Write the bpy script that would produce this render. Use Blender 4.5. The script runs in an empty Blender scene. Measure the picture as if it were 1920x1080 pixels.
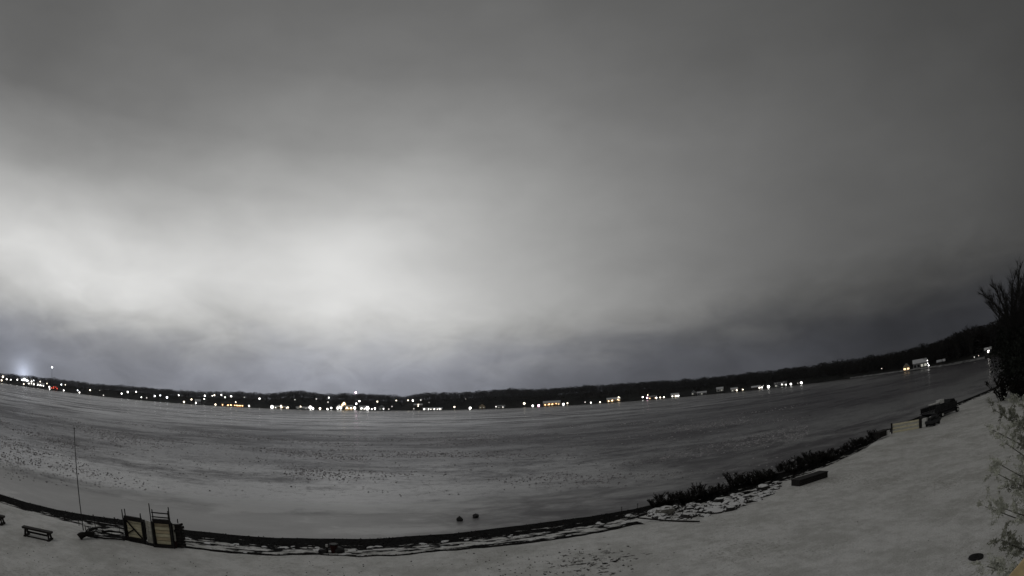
import bpy, bmesh, math, random
import numpy as np
from mathutils import Vector, Matrix, noise

random.seed(7)
np.random.seed(7)
scene = bpy.context.scene
COL = scene.collection
R = math.radians

# ------------------------------------------------------------------ camera
# a wide webcam under the eaves: equisolid fisheye, tilted up, rolled a little
CAM_H = 7.0
F_PX, PITCH, ROLL = 980.0, R(12.7), R(-2.5)      # focal length for a 1920 px wide frame
up_c = Vector((math.sin(ROLL) * math.cos(PITCH), math.cos(ROLL) * math.cos(PITCH), -math.sin(PITCH)))
fw_c = Vector((0, 0, -1)); fw_c = (fw_c - up_c * fw_c.dot(up_c)).normalized()
rt_c = fw_c.cross(up_c)
ROT = Matrix((rt_c, fw_c, up_c))                 # camera space -> world
cam = bpy.data.cameras.new('camera')
cam.type = 'PANO'
cam.sensor_fit = 'HORIZONTAL'
cam.sensor_width = 36.0
cam.clip_start = 0.05
cam.clip_end = 8000
try:
    cam.panorama_type = 'FISHEYE_EQUISOLID'; cam.fisheye_lens = F_PX / 1920 * 36.0; cam.fisheye_fov = R(175)
except Exception:
    cam.cycles.panorama_type = 'FISHEYE_EQUISOLID'
    cam.cycles.fisheye_lens = F_PX / 1920 * 36.0
    cam.cycles.fisheye_fov = R(175)
camo = bpy.data.objects.new('camera', cam)
COL.objects.link(camo)
mw = ROT.to_4x4(); mw.translation = (0, 0, CAM_H)
camo.matrix_world = mw
scene.camera = camo

# ------------------------------------------------------------------ sky
SKY_EL = [0, 1.5, 3, 4.5, 6, 8, 10, 12.5, 15, 18, 22, 28, 36, 46, 70]
SKY_AZ = [-180, -115, -75, -65, -55, -45, -35, -25, -15, -5, 5, 15, 25, 35, 45, 55, 65, 75, 115, 180]
SKY = [
  [0.08, 0.114, 0.162, 0.152, 0.165, 0.195, 0.228, 0.256, 0.253, 0.174, 0.103, 0.085, 0.084, 0.045, 0.03, 0.037, 0.04, 0.038, 0.043, 0.08] ,
  [0.081, 0.119, 0.189, 0.173, 0.185, 0.209, 0.245, 0.288, 0.297, 0.201, 0.112, 0.089, 0.088, 0.043, 0.029, 0.04, 0.042, 0.04, 0.043, 0.081] ,
  [0.081, 0.124, 0.224, 0.204, 0.211, 0.221, 0.258, 0.323, 0.346, 0.236, 0.13, 0.096, 0.081, 0.04, 0.029, 0.041, 0.044, 0.041, 0.043, 0.081] ,
  [0.081, 0.128, 0.269, 0.249, 0.254, 0.242, 0.275, 0.366, 0.401, 0.284, 0.163, 0.112, 0.076, 0.043, 0.034, 0.043, 0.046, 0.042, 0.043, 0.082] ,
  [0.082, 0.131, 0.324, 0.312, 0.327, 0.301, 0.315, 0.426, 0.468, 0.342, 0.214, 0.143, 0.091, 0.052, 0.042, 0.047, 0.048, 0.043, 0.043, 0.082] ,
  [0.081, 0.132, 0.409, 0.421, 0.475, 0.468, 0.432, 0.539, 0.594, 0.426, 0.294, 0.204, 0.125, 0.077, 0.058, 0.063, 0.053, 0.045, 0.043, 0.082] ,
  [0.081, 0.131, 0.491, 0.531, 0.638, 0.646, 0.575, 0.653, 0.722, 0.489, 0.352, 0.248, 0.154, 0.101, 0.081, 0.078, 0.055, 0.046, 0.043, 0.082] ,
  [0.081, 0.126, 0.55, 0.601, 0.708, 0.725, 0.664, 0.713, 0.737, 0.514, 0.357, 0.25, 0.165, 0.115, 0.106, 0.082, 0.058, 0.049, 0.043, 0.081] ,
  [0.08, 0.12, 0.538, 0.555, 0.634, 0.654, 0.631, 0.682, 0.7, 0.514, 0.344, 0.239, 0.161, 0.119, 0.112, 0.088, 0.064, 0.051, 0.043, 0.081] ,
  [0.08, 0.12, 0.451, 0.433, 0.471, 0.476, 0.521, 0.596, 0.638, 0.494, 0.324, 0.231, 0.163, 0.124, 0.111, 0.091, 0.069, 0.054, 0.043, 0.081] ,
  [0.08, 0.115, 0.303, 0.271, 0.313, 0.325, 0.387, 0.466, 0.492, 0.417, 0.307, 0.235, 0.177, 0.131, 0.107, 0.088, 0.07, 0.057, 0.044, 0.081] ,
  [0.08, 0.098, 0.16, 0.133, 0.166, 0.2, 0.234, 0.284, 0.312, 0.298, 0.251, 0.2, 0.156, 0.12, 0.097, 0.081, 0.07, 0.06, 0.043, 0.081] ,
  [0.079, 0.086, 0.117, 0.122, 0.14, 0.151, 0.166, 0.186, 0.196, 0.191, 0.169, 0.141, 0.118, 0.1, 0.085, 0.074, 0.064, 0.056, 0.043, 0.08] ,
  [0.079, 0.088, 0.107, 0.115, 0.123, 0.129, 0.134, 0.138, 0.139, 0.137, 0.13, 0.118, 0.105, 0.093, 0.081, 0.071, 0.062, 0.054, 0.042, 0.08] ,
  [0.101, 0.103, 0.105, 0.105, 0.106, 0.106, 0.107, 0.107, 0.106, 0.106, 0.105, 0.104, 0.103, 0.101, 0.099, 0.097, 0.096, 0.094, 0.092, 0.101] ,
]

world = bpy.data.worlds.new('World')
scene.world = world
world.use_nodes = True
nt = world.node_tree
nt.nodes.clear()


def nd(tree, kind, **kw):
    n = tree.nodes.new(kind)
    for k, v in kw.items():
        setattr(n, k, v)
    return n


def mth(tree, op, a, b=None, c=None):
    n = tree.nodes.new('ShaderNodeMath'); n.operation = op
    for i, v in enumerate((a, b, c)):
        if v is None: continue
        if isinstance(v, (int, float)): n.inputs[i].default_value = v
        else: tree.links.new(v, n.inputs[i])
    return n.outputs[0]


def rng(tree, v, a, b, c=0.0, d=1.0, smooth=True):
    n = tree.nodes.new('ShaderNodeMapRange'); n.interpolation_type = 'SMOOTHSTEP' if smooth else 'LINEAR'
    tree.links.new(v, n.inputs[0])
    for i, q in enumerate((a, b, c, d)): n.inputs[1 + i].default_value = q
    return n.outputs[0]


def tex(tree, vec, scale, detail=4, rough=.55, dist=0.0):
    n = tree.nodes.new('ShaderNodeTexNoise')
    n.inputs['Scale'].default_value = scale; n.inputs['Detail'].default_value = detail
    n.inputs['Roughness'].default_value = rough; n.inputs['Distortion'].default_value = dist
    if vec is not None: tree.links.new(vec, n.inputs['Vector'])
    return n.outputs[0]


def vmul(tree, vec, s):
    n = tree.nodes.new('ShaderNodeVectorMath'); n.operation = 'MULTIPLY'
    tree.links.new(vec, n.inputs[0]); n.inputs[1].default_value = s
    return n.outputs[0]


tc = nd(nt, 'ShaderNodeTexCoord')
sep = nd(nt, 'ShaderNodeSeparateXYZ')
nt.links.new(tc.outputs['Generated'], sep.inputs[0])
X_, Y_, Z_ = sep.outputs
az = mth(nt, 'MULTIPLY', mth(nt, 'ARCTAN2', X_, Y_), 180 / math.pi)
el = mth(nt, 'MULTIPLY', mth(nt, 'ARCSINE', Z_), 180 / math.pi)
# the cloud layer: noise stretched along the horizon pushes the bands about
warp = tex(nt, vmul(nt, tc.outputs['Generated'], (1, 1, 2.6)), 5.2, 5, .5, .5)
warp2 = tex(nt, vmul(nt, tc.outputs['Generated'], (1, 1, 2.4)), 2.1, 3, .5, .2)
el = mth(nt, 'ABSOLUTE', el)
amp = mth(nt, 'ADD', mth(nt, 'MULTIPLY', rng(nt, el, 0.0, 5.0, .5, 6.0), rng(nt, el, 9.0, 20.0, 1.0, .55)), 0.0)
el2 = mth(nt, 'ADD', el, mth(nt, 'MULTIPLY', mth(nt, 'SUBTRACT', warp, .5), amp))
az2 = mth(nt, 'ADD', az, mth(nt, 'MULTIPLY', mth(nt, 'SUBTRACT', warp2, .5), 10.0))
fac = mth(nt, 'DIVIDE', mth(nt, 'ADD', az2, 180), 360)
val = None
for i, e in enumerate(SKY_EL):
    rp = nd(nt, 'ShaderNodeValToRGB')
    cr = rp.color_ramp
    cr.interpolation = 'EASE' if False else 'LINEAR'
    pts = [((a + 180) / 360, v) for a, v in zip(SKY_AZ, SKY[i])]
    cr.elements[0].position = 0; cr.elements[1].position = 1
    for p, v in pts[1:-1]:
        cr.elements.new(p)
    for q, (p, v) in zip(cr.elements, pts):
        q.position = p; q.color = (v, v, v, 1)
    cr.interpolation = 'B_SPLINE'
    nt.links.new(fac, rp.inputs[0])
    if val is None:
        val = rp.outputs[0]
    else:
        t = rng(nt, el2, SKY_EL[i - 1], e, smooth=False)
        mx = nd(nt, 'ShaderNodeMix', data_type='RGBA')
        nt.links.new(t, mx.inputs[0]); nt.links.new(val, mx.inputs[6]); nt.links.new(rp.outputs[0], mx.inputs[7])
        val = mx.outputs[2]
fine = tex(nt, vmul(nt, tc.outputs['Generated'], (1, 1, 1.8)), 4, 5, .45, .2)
frag = tex(nt, vmul(nt, tc.outputs['Generated'], (1, 1, 2.0)), 9.5, 6, .6, .6)
low = rng(nt, el, 3.0, 14.0, 1.0, .15)
gain = mth(nt, 'MULTIPLY', rng(nt, fine, .25, .75, .95, 1.05), mth(nt, 'ADD', 1.0, mth(nt, 'MULTIPLY', mth(nt, 'SUBTRACT', frag, .5), mth(nt, 'MULTIPLY', low, .75))))
# blue-white glow of the town's floodlights on the low mist at the far left
GX, GY, GZ = -0.82829, 0.56007, 0.01582
dotn = nd(nt, 'ShaderNodeVectorMath', operation='DOT_PRODUCT')
nt.links.new(tc.outputs['Generated'], dotn.inputs[0]); dotn.inputs[1].default_value = (GX, GY, GZ)
ang = mth(nt, 'ARCCOSINE', mth(nt, 'MINIMUM', dotn.outputs['Value'], .999999))
g1 = mth(nt, 'POWER', math.e, mth(nt, 'MULTIPLY', mth(nt, 'POWER', mth(nt, 'DIVIDE', ang, R(.9)), 1.3), -1.0))
g2 = mth(nt, 'POWER', math.e, mth(nt, 'MULTIPLY', mth(nt, 'DIVIDE', ang, R(2.2)), -1.0))
glow = mth(nt, 'ADD', mth(nt, 'MULTIPLY', g1, .55), mth(nt, 'MULTIPLY', g2, .14))
tint = nd(nt, 'ShaderNodeMix', data_type='RGBA')
nt.links.new(rng(nt, el2, 2.0, 9.0), tint.inputs[0])
tint.inputs[6].default_value = (.94, .975, 1.11, 1)
tint.inputs[7].default_value = (1.0, 1.0, .985, 1)
mul = nd(nt, 'ShaderNodeMix', data_type='RGBA', blend_type='MULTIPLY'); mul.inputs[0].default_value = 1
nt.links.new(val, mul.inputs[6]); nt.links.new(tint.outputs[2], mul.inputs[7])
mul2 = nd(nt, 'ShaderNodeVectorMath', operation='SCALE')
nt.links.new(mul.outputs[2], mul2.inputs[0]); nt.links.new(gain, mul2.inputs['Scale'])
gc = nd(nt, 'ShaderNodeVectorMath', operation='SCALE'); gc.inputs[0].default_value = (.82, .9, 1.12)
nt.links.new(glow, gc.inputs['Scale'])
add = nd(nt, 'ShaderNodeVectorMath', operation='ADD')
nt.links.new(mul2.outputs[0], add.inputs[0]); nt.links.new(gc.outputs[0], add.inputs[1])
bg = nd(nt, 'ShaderNodeBackground'); bg.inputs[1].default_value = 1.0
nt.links.new(add.outputs[0], bg.inputs[0])
# the sun is still below the horizon behind the cloud
nish = nd(nt, 'ShaderNodeTexSky'); nish.sky_type = 'NISHITA'; nish.sun_disc = False
nish.sun_elevation = R(-6); nish.sun_rotation = R(140)
bg2 = nd(nt, 'ShaderNodeBackground'); bg2.inputs[1].default_value = .05
nt.links.new(nish.outputs[0], bg2.inputs[0])
ash = nd(nt, 'ShaderNodeAddShader')
nt.links.new(bg.outputs[0], ash.inputs[0]); nt.links.new(bg2.outputs[0], ash.inputs[1])
wo = nd(nt, 'ShaderNodeOutputWorld')
nt.links.new(ash.outputs[0], wo.inputs[0])
world.cycles.sampling_method = 'MANUAL'; world.cycles.sample_map_resolution = 1024

sun = bpy.data.lights.new('added_fill_sun', 'SUN')  # soft fill added behind the camera to brighten snow and planks; no moon known
sun.energy = 0.23; sun.angle = R(45); sun.color = (1, .97, .92)
suno = bpy.data.objects.new('added_fill_sun', sun); COL.objects.link(suno)
suno.rotation_euler = (R(38), 0, R(-18))

scene.view_settings.view_transform = 'Standard'
try: scene.view_settings.look = 'None'
except Exception: pass
scene.view_settings.exposure = 0.0
scene.view_settings.gamma = 1.0
scene.view_settings.use_curve_mapping = False
scene.render.engine = 'CYCLES'
scene.cycles.use_denoising = True
scene.cycles.sample_clamp_indirect = 2.0
scene.cycles.max_bounces = 6
scene.cycles.caustics_reflective = False
scene.cycles.caustics_refractive = False
scene.cycles.transparent_max_bounces = 12


# ------------------------------------------------------------------ pixel -> place
def ray(px, py):
    dx, dy = px - 960.0, 540.0 - py
    r = math.hypot(dx, dy) + 1e-9
    th = 2 * math.asin(min(1, r / (2 * F_PX)))
    s = math.sin(th) / r
    return ROT @ Vector((dx * s, dy * s, -math.cos(th)))


def P(px, py, z=0.0):
    "where the sight line through a pixel meets height z"
    v = ray(px, py); t = (z - CAM_H) / v.z
    return Vector((v.x * t, v.y * t, z))


def azel(px, py):
    v = ray(px, py); return math.atan2(v.x, v.y), math.asin(v.z)


def zat(px, py, d):
    v = ray(px, py); return CAM_H + d * v.z / math.hypot(v.x, v.y)


# ------------------------------------------------------------------ objects
def tag(o, label=None, cat=None, group=None, kind=None):
    if label: o['label'] = label
    if cat: o['category'] = cat
    if group: o['group'] = group
    if kind: o['kind'] = kind
    return o


def empty(name, loc=(0, 0, 0), rz=0.0):
    o = bpy.data.objects.new(name, None); COL.objects.link(o)
    o.empty_display_size = .2
    o.location = loc; o.rotation_euler = (0, 0, rz)
    return o


def children(o): return [c for c in bpy.data.objects if c.parent == o]


def copy_tree(o, loc, rz=0.0, s=1.0, kids=None):
    c = o.copy(); COL.objects.link(c)
    c.location = loc; c.rotation_euler = (0, 0, rz); c.scale = (s, s, s) if not hasattr(s, '__len__') else s
    for k in (kids if kids is not None else children(o)):
        q = k.copy(); COL.objects.link(q); q.parent = c
    return c


class MB:
    def __init__(self): self.v = []; self.f = []

    def box(self, c, s, rz=0.0, tilt=None):
        hx, hy, hz = s[0] / 2, s[1] / 2, s[2] / 2
        m = Matrix.Rotation(rz, 3, 'Z')
        if tilt is not None: m = m @ tilt
        b = len(self.v)
        for z in (-hz, hz):
            for x, y in ((-hx, -hy), (hx, -hy), (hx, hy), (-hx, hy)):
                self.v.append(tuple(m @ Vector((x, y, z)) + Vector(c)))
        self.f += [(b, b + 3, b + 2, b + 1), (b + 4, b + 5, b + 6, b + 7)] + \
                  [(b + i, b + (i + 1) % 4, b + 4 + (i + 1) % 4, b + 4 + i) for i in range(4)]
        return self

    def bar(self, a, c, w, h=None, n=4, w2=None, twist=math.pi / 4):
        "a beam or tapering tube from a to c"
        a, c = Vector(a), Vector(c); h = h or w; w2 = w if w2 is None else w2
        d = (c - a)
        if d.length < 1e-6: return self
        d.normalize()
        u = d.cross(Vector((0, 0, 1)))
        if u.length < 1e-3: u = Vector((1, 0, 0))
        u.normalize(); t = u.cross(d)
        b = len(self.v); k = 1 / math.cos(math.pi / n) if n == 4 else 1
        for q, s in ((a, 1), (c, w2 / w)):
            for i in range(n):
                g = twist + 2 * math.pi * i / n
                self.v.append(tuple(q + u * (math.cos(g) * w / 2 * k * s) + t * (math.sin(g) * h / 2 * k * s)))
        self.f += [(b + i, b + (i + 1) % n, b + n + (i + 1) % n, b + n + i) for i in range(n)]
        self.f += [tuple(b + n - 1 - i for i in range(n)), tuple(b + n + i for i in range(n))]
        return self

    def tube(self, pts, radii, n=6):
        b0 = None
        pts = [Vector(p) for p in pts]
        for j, p in enumerate(pts):
            d = (pts[min(j + 1, len(pts) - 1)] - pts[max(j - 1, 0)]).normalized()
            u = d.cross(Vector((.31, .17, .93)));
            u.normalize(); t = u.cross(d)
            b = len(self.v)
            for i in range(n):
                g = 2 * math.pi * i / n
                self.v.append(tuple(p + (u * math.cos(g) + t * math.sin(g)) * radii[j]))
            if b0 is not None:
                self.f += [(b0 + i, b0 + (i + 1) % n, b + (i + 1) % n, b + i) for i in range(n)]
            else:
                self.f.append(tuple(b + n - 1 - i for i in range(n)))
            b0 = b
        self.f.append(tuple(b0 + i for i in range(n)))
        return self

    def quad(self, a, b, c, d):
        k = len(self.v); self.v += [tuple(a), tuple(b), tuple(c), tuple(d)]; self.f.append((k, k + 1, k + 2, k + 3)); return self

    def tri(self, a, b, c):
        k = len(self.v); self.v += [tuple(a), tuple(b), tuple(c)]; self.f.append((k, k + 1, k + 2)); return self

    def prism(self, poly, y0, y1):
        "polygon in x,z pushed from y0 to y1"
        n = len(poly); b = len(self.v)
        for y in (y0, y1): self.v += [(x, y, z) for x, z in poly]
        self.f += [tuple(b + i for i in range(n)), tuple(b + n + n - 1 - i for i in range(n))]
        self.f += [(b + i, b + n + i, b + n + (i + 1) % n, b + (i + 1) % n) for i in range(n)]
        return self

    def ball(self, c, r, sub=1, squash=1.0, jit=0.0):
        bm = bmesh.new(); bmesh.ops.create_icosphere(bm, subdivisions=sub, radius=1)
        b = len(self.v)
        for v in bm.verts:
            k = 1 + random.uniform(-jit, jit)
            self.v.append((c[0] + v.co.x * r * k, c[1] + v.co.y * r * k, c[2] + v.co.z * r * squash * k))
        bm.verts.index_update()
        self.f += [tuple(b + v.index for v in f.verts) for f in bm.faces]
        bm.free(); return self

    def mesh(self, name, mats, smooth=False):
        me = bpy.data.meshes.new(name); me.from_pydata(self.v, [], self.f)
        for m in (mats if isinstance(mats, (list, tuple)) else [mats]): me.materials.append(m)
        if smooth: me.polygons.foreach_set('use_smooth', [True] * len(me.polygons))
        me.update(); return me

    def build(self, name, mats, parent=None, loc=(0, 0, 0), rz=0.0, smooth=False):
        o = bpy.data.objects.new(name, self.mesh(name, mats, smooth)); COL.objects.link(o)
        o.location = loc; o.rotation_euler = (0, 0, rz)
        if parent is not None: o.parent = parent
        return o


# ------------------------------------------------------------------ materials
def mat(name, col, rough=.8, var=.25, scale=3.0, bump=0.0, stretch=(1, 1, 1), snow=None, spec=.3, metal=0.0):
    "a base colour with noise in it; snow = (height of normal, threshold) lays snow on faces that look up"
    m = bpy.data.materials.new(name); m.use_nodes = True
    t = m.node_tree; b = t.nodes['Principled BSDF']
    b.inputs['Roughness'].default_value = rough; b.inputs['Metallic'].default_value = metal
    b.inputs['Specular IOR Level'].default_value = spec
    c = t.nodes.new('ShaderNodeTexCoord')
    v = vmul(t, c.outputs['Object'], stretch)
    nz = tex(t, v, scale, 6, .6)
    k = rng(t, nz, .25, .75, 1 - var, 1 + var)
    sc = t.nodes.new('ShaderNodeVectorMath'); sc.operation = 'SCALE'; sc.inputs[0].default_value = col
    t.links.new(k, sc.inputs['Scale'])
    out = sc.outputs[0]
    if snow:
        g = t.nodes.new('ShaderNodeNewGeometry'); s = t.nodes.new('ShaderNodeSeparateXYZ')
        t.links.new(g.outputs['Normal'], s.inputs[0])
        n2 = tex(t, g.outputs['Position'], snow[2] if len(snow) > 2 else 5.0, 4, .6)
        a = mth(t, 'ADD', s.outputs[2], mth(t, 'MULTIPLY', mth(t, 'SUBTRACT', n2, .5), snow[1]))
        a = rng(t, a, snow[0] - .08, snow[0] + .08)
        mx = t.nodes.new('ShaderNodeMix'); mx.data_type = 'RGBA'
        t.links.new(a, mx.inputs[0]); t.links.new(out, mx.inputs[6]); mx.inputs[7].default_value = (.74, .745, .75, 1)
        out = mx.outputs[2]
    t.links.new(out, b.inputs['Base Color'])
    if bump:
        bp = t.nodes.new('ShaderNodeBump'); bp.inputs['Strength'].default_value = bump; bp.inputs['Distance'].default_value = .05
        t.links.new(nz, bp.inputs['Height']); t.links.new(bp.outputs[0], b.inputs['Normal'])
    return m


def glow_mat(name, col, strength):
    m = bpy.data.materials.new(name); m.use_nodes = True
    b = m.node_tree.nodes['Principled BSDF']
    b.inputs['Base Color'].default_value = (.8, .8, .8, 1)
    b.inputs['Emission Color'].default_value = (*col, 1); b.inputs['Emission Strength'].default_value = strength
    return m


M = dict(
    wood_dark=mat('dark_wet_timber', (.014, .012, .011), .75, .4, 4, .3, (1, 1, 1)),
    wood_bench=mat('bench_timber', (.018, .015, .013), .75, .35, 5, .3),
    wood_pale=mat('pale_weathered_plank', (.70, .65, .46), .8, .22, 2.5, .25, (1, 1, 6)),
    wood_plank=mat('warm_weathered_plank', (.58, .49, .33), .8, .25, 2.5, .25, (1, 1, 6)),
    wood_grey=mat('grey_weathered_board', (.52, .51, .45), .85, .25, 3, .2, (1, 1, 3)),
    pine=mat('pale_pine', (.80, .62, .34), .6, .16, 6, .15, (1, 9, 9)),
    metal_dark=mat('dark_steel_pipe', (.012, .012, .012), .6, .3, 8, 0, spec=.5),
    paint_red=mat('dull_red_paint', (.032, .007, .006), .6, .3, 6),
    white_paint=mat('off_white_paint', (.62, .62, .6), .6, .1, 3),
    dark_hull=mat('dark_hull', (.012, .012, .014), .55, .3, 3, spec=.5),
    dark_cover=mat('dark_cover_cloth', (.015, .015, .016), .85, .4, 4, .3),
    rubber=mat('black_rubber', (.012, .012, .012), .8, .2, 5),
    rock=mat('wet_dark_rock', (.022, .021, .02), .75, .45, 4, .5, snow=(.80, 1.1, 3.5)),
    rock_bare=mat('bare_dark_rock', (.02, .02, .02), .6, .4, 4, .5),
    boulder=mat('grey_boulder', (.16, .155, .14), .85, .3, 3, .6, snow=(.75, .5, 3.0)),
    drift=mat('dark_driftwood', (.014, .012, .011), .8, .4, 4, .3, snow=(.92, .7, 4.0)),
    bark=mat('dark_bark', (.016, .015, .013), .9, .3, 6),
    twig=mat('dark_twigs', (.018, .0165, .015), .9, .3, 6),
    brush=mat('dark_brush', (.014, .012, .010), .9, .4, 3),
    ever=mat('dark_evergreen', (.009, .012, .008), .9, .4, 2),
    leaf=mat('olive_shrub_leaves', (.26, .265, .215), .85, .45, 9),
    leaf_pale=mat('frosted_shrub_heads', (.55, .56, .49), .85, .35, 9),
    stem=mat('shrub_stem', (.05, .045, .035), .85, .3, 9),
    earth=mat('dark_earth_clods', (.014, .012, .010), .9, .4, 8),
    pebble=mat('dark_wet_pebbles', (.010, .0095, .009), .9, .5, 3, spec=.05),
    house_white=mat('white_siding', (.62, .62, .6), .7, .06, 1, .1, (.3, .3, 8)),
    house_pale=mat('pale_grey_siding', (.36, .36, .36), .7, .06, 1, .1, (.3, .3, 8)),
    house_grey=mat('grey_siding', (.28, .29, .3), .7, .08, 1, .1, (.3, .3, 8)),
    house_tan=mat('tan_siding', (.42, .33, .2), .7, .08, 1, .1, (.3, .3, 8)),
    house_dark=mat('dark_brown_siding', (.07, .05, .04), .7, .1, 1, .1, (.3, .3, 8)),
    house_red=mat('red_siding', (.35, .05, .03), .7, .1, 1, .1, (.3, .3, 8)),
    roof_snow=mat('snow_covered_roof', (.62, .63, .65), .85, .12, 1.5),
    roof_dark=mat('dark_shingle_roof', (.04, .04, .045), .85, .25, 2, snow=(.9, .6, .8)),
    trim=mat('dark_window_trim', (.05, .05, .05), .6, .1, 3),
    door=mat('dark_door', (.06, .04, .03), .6, .2, 3),
    pole=mat('grey_lamp_post', (.09, .09, .09), .6, .2, 2),
    lamp_white=glow_mat('white_lamp_light', (1, .97, .93), 7),
    lamp_cool=glow_mat('cool_lamp_light', (.9, .95, 1), 8),
    lamp_warm=glow_mat('warm_lamp_light', (1, .78, .5), 6),
    lamp_orange=glow_mat('orange_lamp_light', (1, .55, .24), 6),
    lamp_red=glow_mat('red_neon_light', (1, .09, .04), 2.2),
    lamp_pink=glow_mat('pink_beacon_light', (1, .5, .75), 9),
    lamp_soft=glow_mat('soft_white_lamp_light', (1, .86, .66), 5),
    lamp_dim=glow_mat('dim_lamp_light', (1, .95, .88), 1.6),
    win_white=glow_mat('lit_window_white', (1, .95, .85), 4.0),
    win_warm=glow_mat('lit_window_warm', (1, .66, .34), 2.2),
    win_dim=glow_mat('dim_window_light', (.95, .95, .8), .35),
)
m = bpy.data.materials.new('dark_window_glass'); m.use_nodes = True
m.node_tree.nodes['Principled BSDF'].inputs['Base Color'].default_value = (.02, .022, .025, 1)
m.node_tree.nodes['Principled BSDF'].inputs['Roughness'].default_value = .1
M['glass'] = m

# ------------------------------------------------------------------ the near shore
def interp(x, pts):
    xs = [p[0] for p in pts]
    if x <= xs[0]: a, b = pts[0], pts[1]
    elif x >= xs[-1]: a, b = pts[-2], pts[-1]
    else:
        i = max(k for k in range(len(xs) - 1) if xs[k] <= x); a, b = pts[i], pts[i + 1]
    return a[1] + (b[1] - a[1]) * (x - a[0]) / (b[0] - a[0])


WATER = -0.8
EDGE = [(0, 926), (50, 942), (100, 954), (155, 964), (222, 973), (280, 982), (345, 993), (430, 1002), (520, 1008), (600, 1010.5),
        (680, 1010), (740, 1007), (850, 1000), (940, 990), (1030, 978), (1100, 969), (1150, 961), (1190, 954), (1220, 947),
        (1300, 931), (1400, 905), (1500, 876), (1560, 857), (1620, 831), (1650, 813), (1672, 802), (1735, 776), (1790, 757),
        (1840, 737), (1875, 722)]
BEACH = [(0, 940), (50, 956), (100, 968), (155, 978), (222, 983), (280, 996), (345, 1008), (430, 1017), (520, 1025), (600, 1029),
         (680, 1029), (740, 1026), (850, 1016), (940, 1006), (1030, 996), (1100, 986), (1150, 974), (1190, 965), (1220, 958),
         (1300, 946), (1380, 925), (1450, 905), (1500, 889), (1560, 867), (1620, 840), (1650, 820), (1675, 805), (1737, 780), (1792, 760),
         (1842, 739.5), (1877, 724)]
LAWN = [(0, 950), (50, 966), (100, 980), (150, 1002), (170, 1010), (235, 1014), (290, 1027), (345, 1028), (370, 1031), (430, 1038), (500, 1043),
        (560, 1042), (600, 1041.5), (660, 1045), (700, 1045), (750, 1043), (800, 1037), (880, 1031), (940, 1025), (1000, 1019),
        (1060, 1011), (1120, 1001), (1190, 985), (1240, 979), (1310, 976), (1360, 962), (1400, 950), (1450, 928), (1500, 905),
        (1560, 881), (1620, 849), (1650, 828), (1680, 812), (1740, 795), (1795, 770), (1845, 747), (1880, 731)]


def shore_stations():
    "rows across the shore: points at the water's edge, top of the beach, foot of the bank"
    xs = []; x = 0.0
    while x <= 1872:
        xs.append(x); x += 4 if x < 1240 else 2.5 if x < 1700 else 1.5
    st = []
    for x in xs:
        a = P(x, interp(x, EDGE), WATER); b = P(x, interp(x, BEACH), -.42); c = P(x, interp(x, LAWN), -.05)
        st.append((x, a, b, c))
    # carry on outside the frame, the way the shore is heading
    def more(p, q, n, step, k):
        out = []; d = [(p[i] - q[i]) for i in (1, 2, 3)]
        h = d[0].copy(); h.z = 0; h.normalize()
        h2 = Matrix.Rotation(k, 3, 'Z') @ h
        for j in range(1, n + 1):
            f = j / n; g = (h * (1 - f) + h2 * f).normalized()
            prev = out[-1] if out else p
            out.append((p[0],) + tuple(prev[i] + g * step * (1 + j * .12) for i in (1, 2, 3)))
        return out
    left = more(st[0], st[6], 24, 1.5, R(25)); right = more(st[-1], st[-8], 26, 4.0, R(-22))
    return left[::-1] + st + right


ST = shore_stations()
along = [0.0]
for i in range(1, len(ST)):
    along.append(along[-1] + (ST[i][3] - ST[i - 1][3]).length)


def gz(x, y):
    "gentle swells of the lawn"
    return .05 * noise.noise(Vector((x * .22, y * .22, 3))) + .02 * noise.noise(Vector((x * .9, y * .9, 7)))


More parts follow.
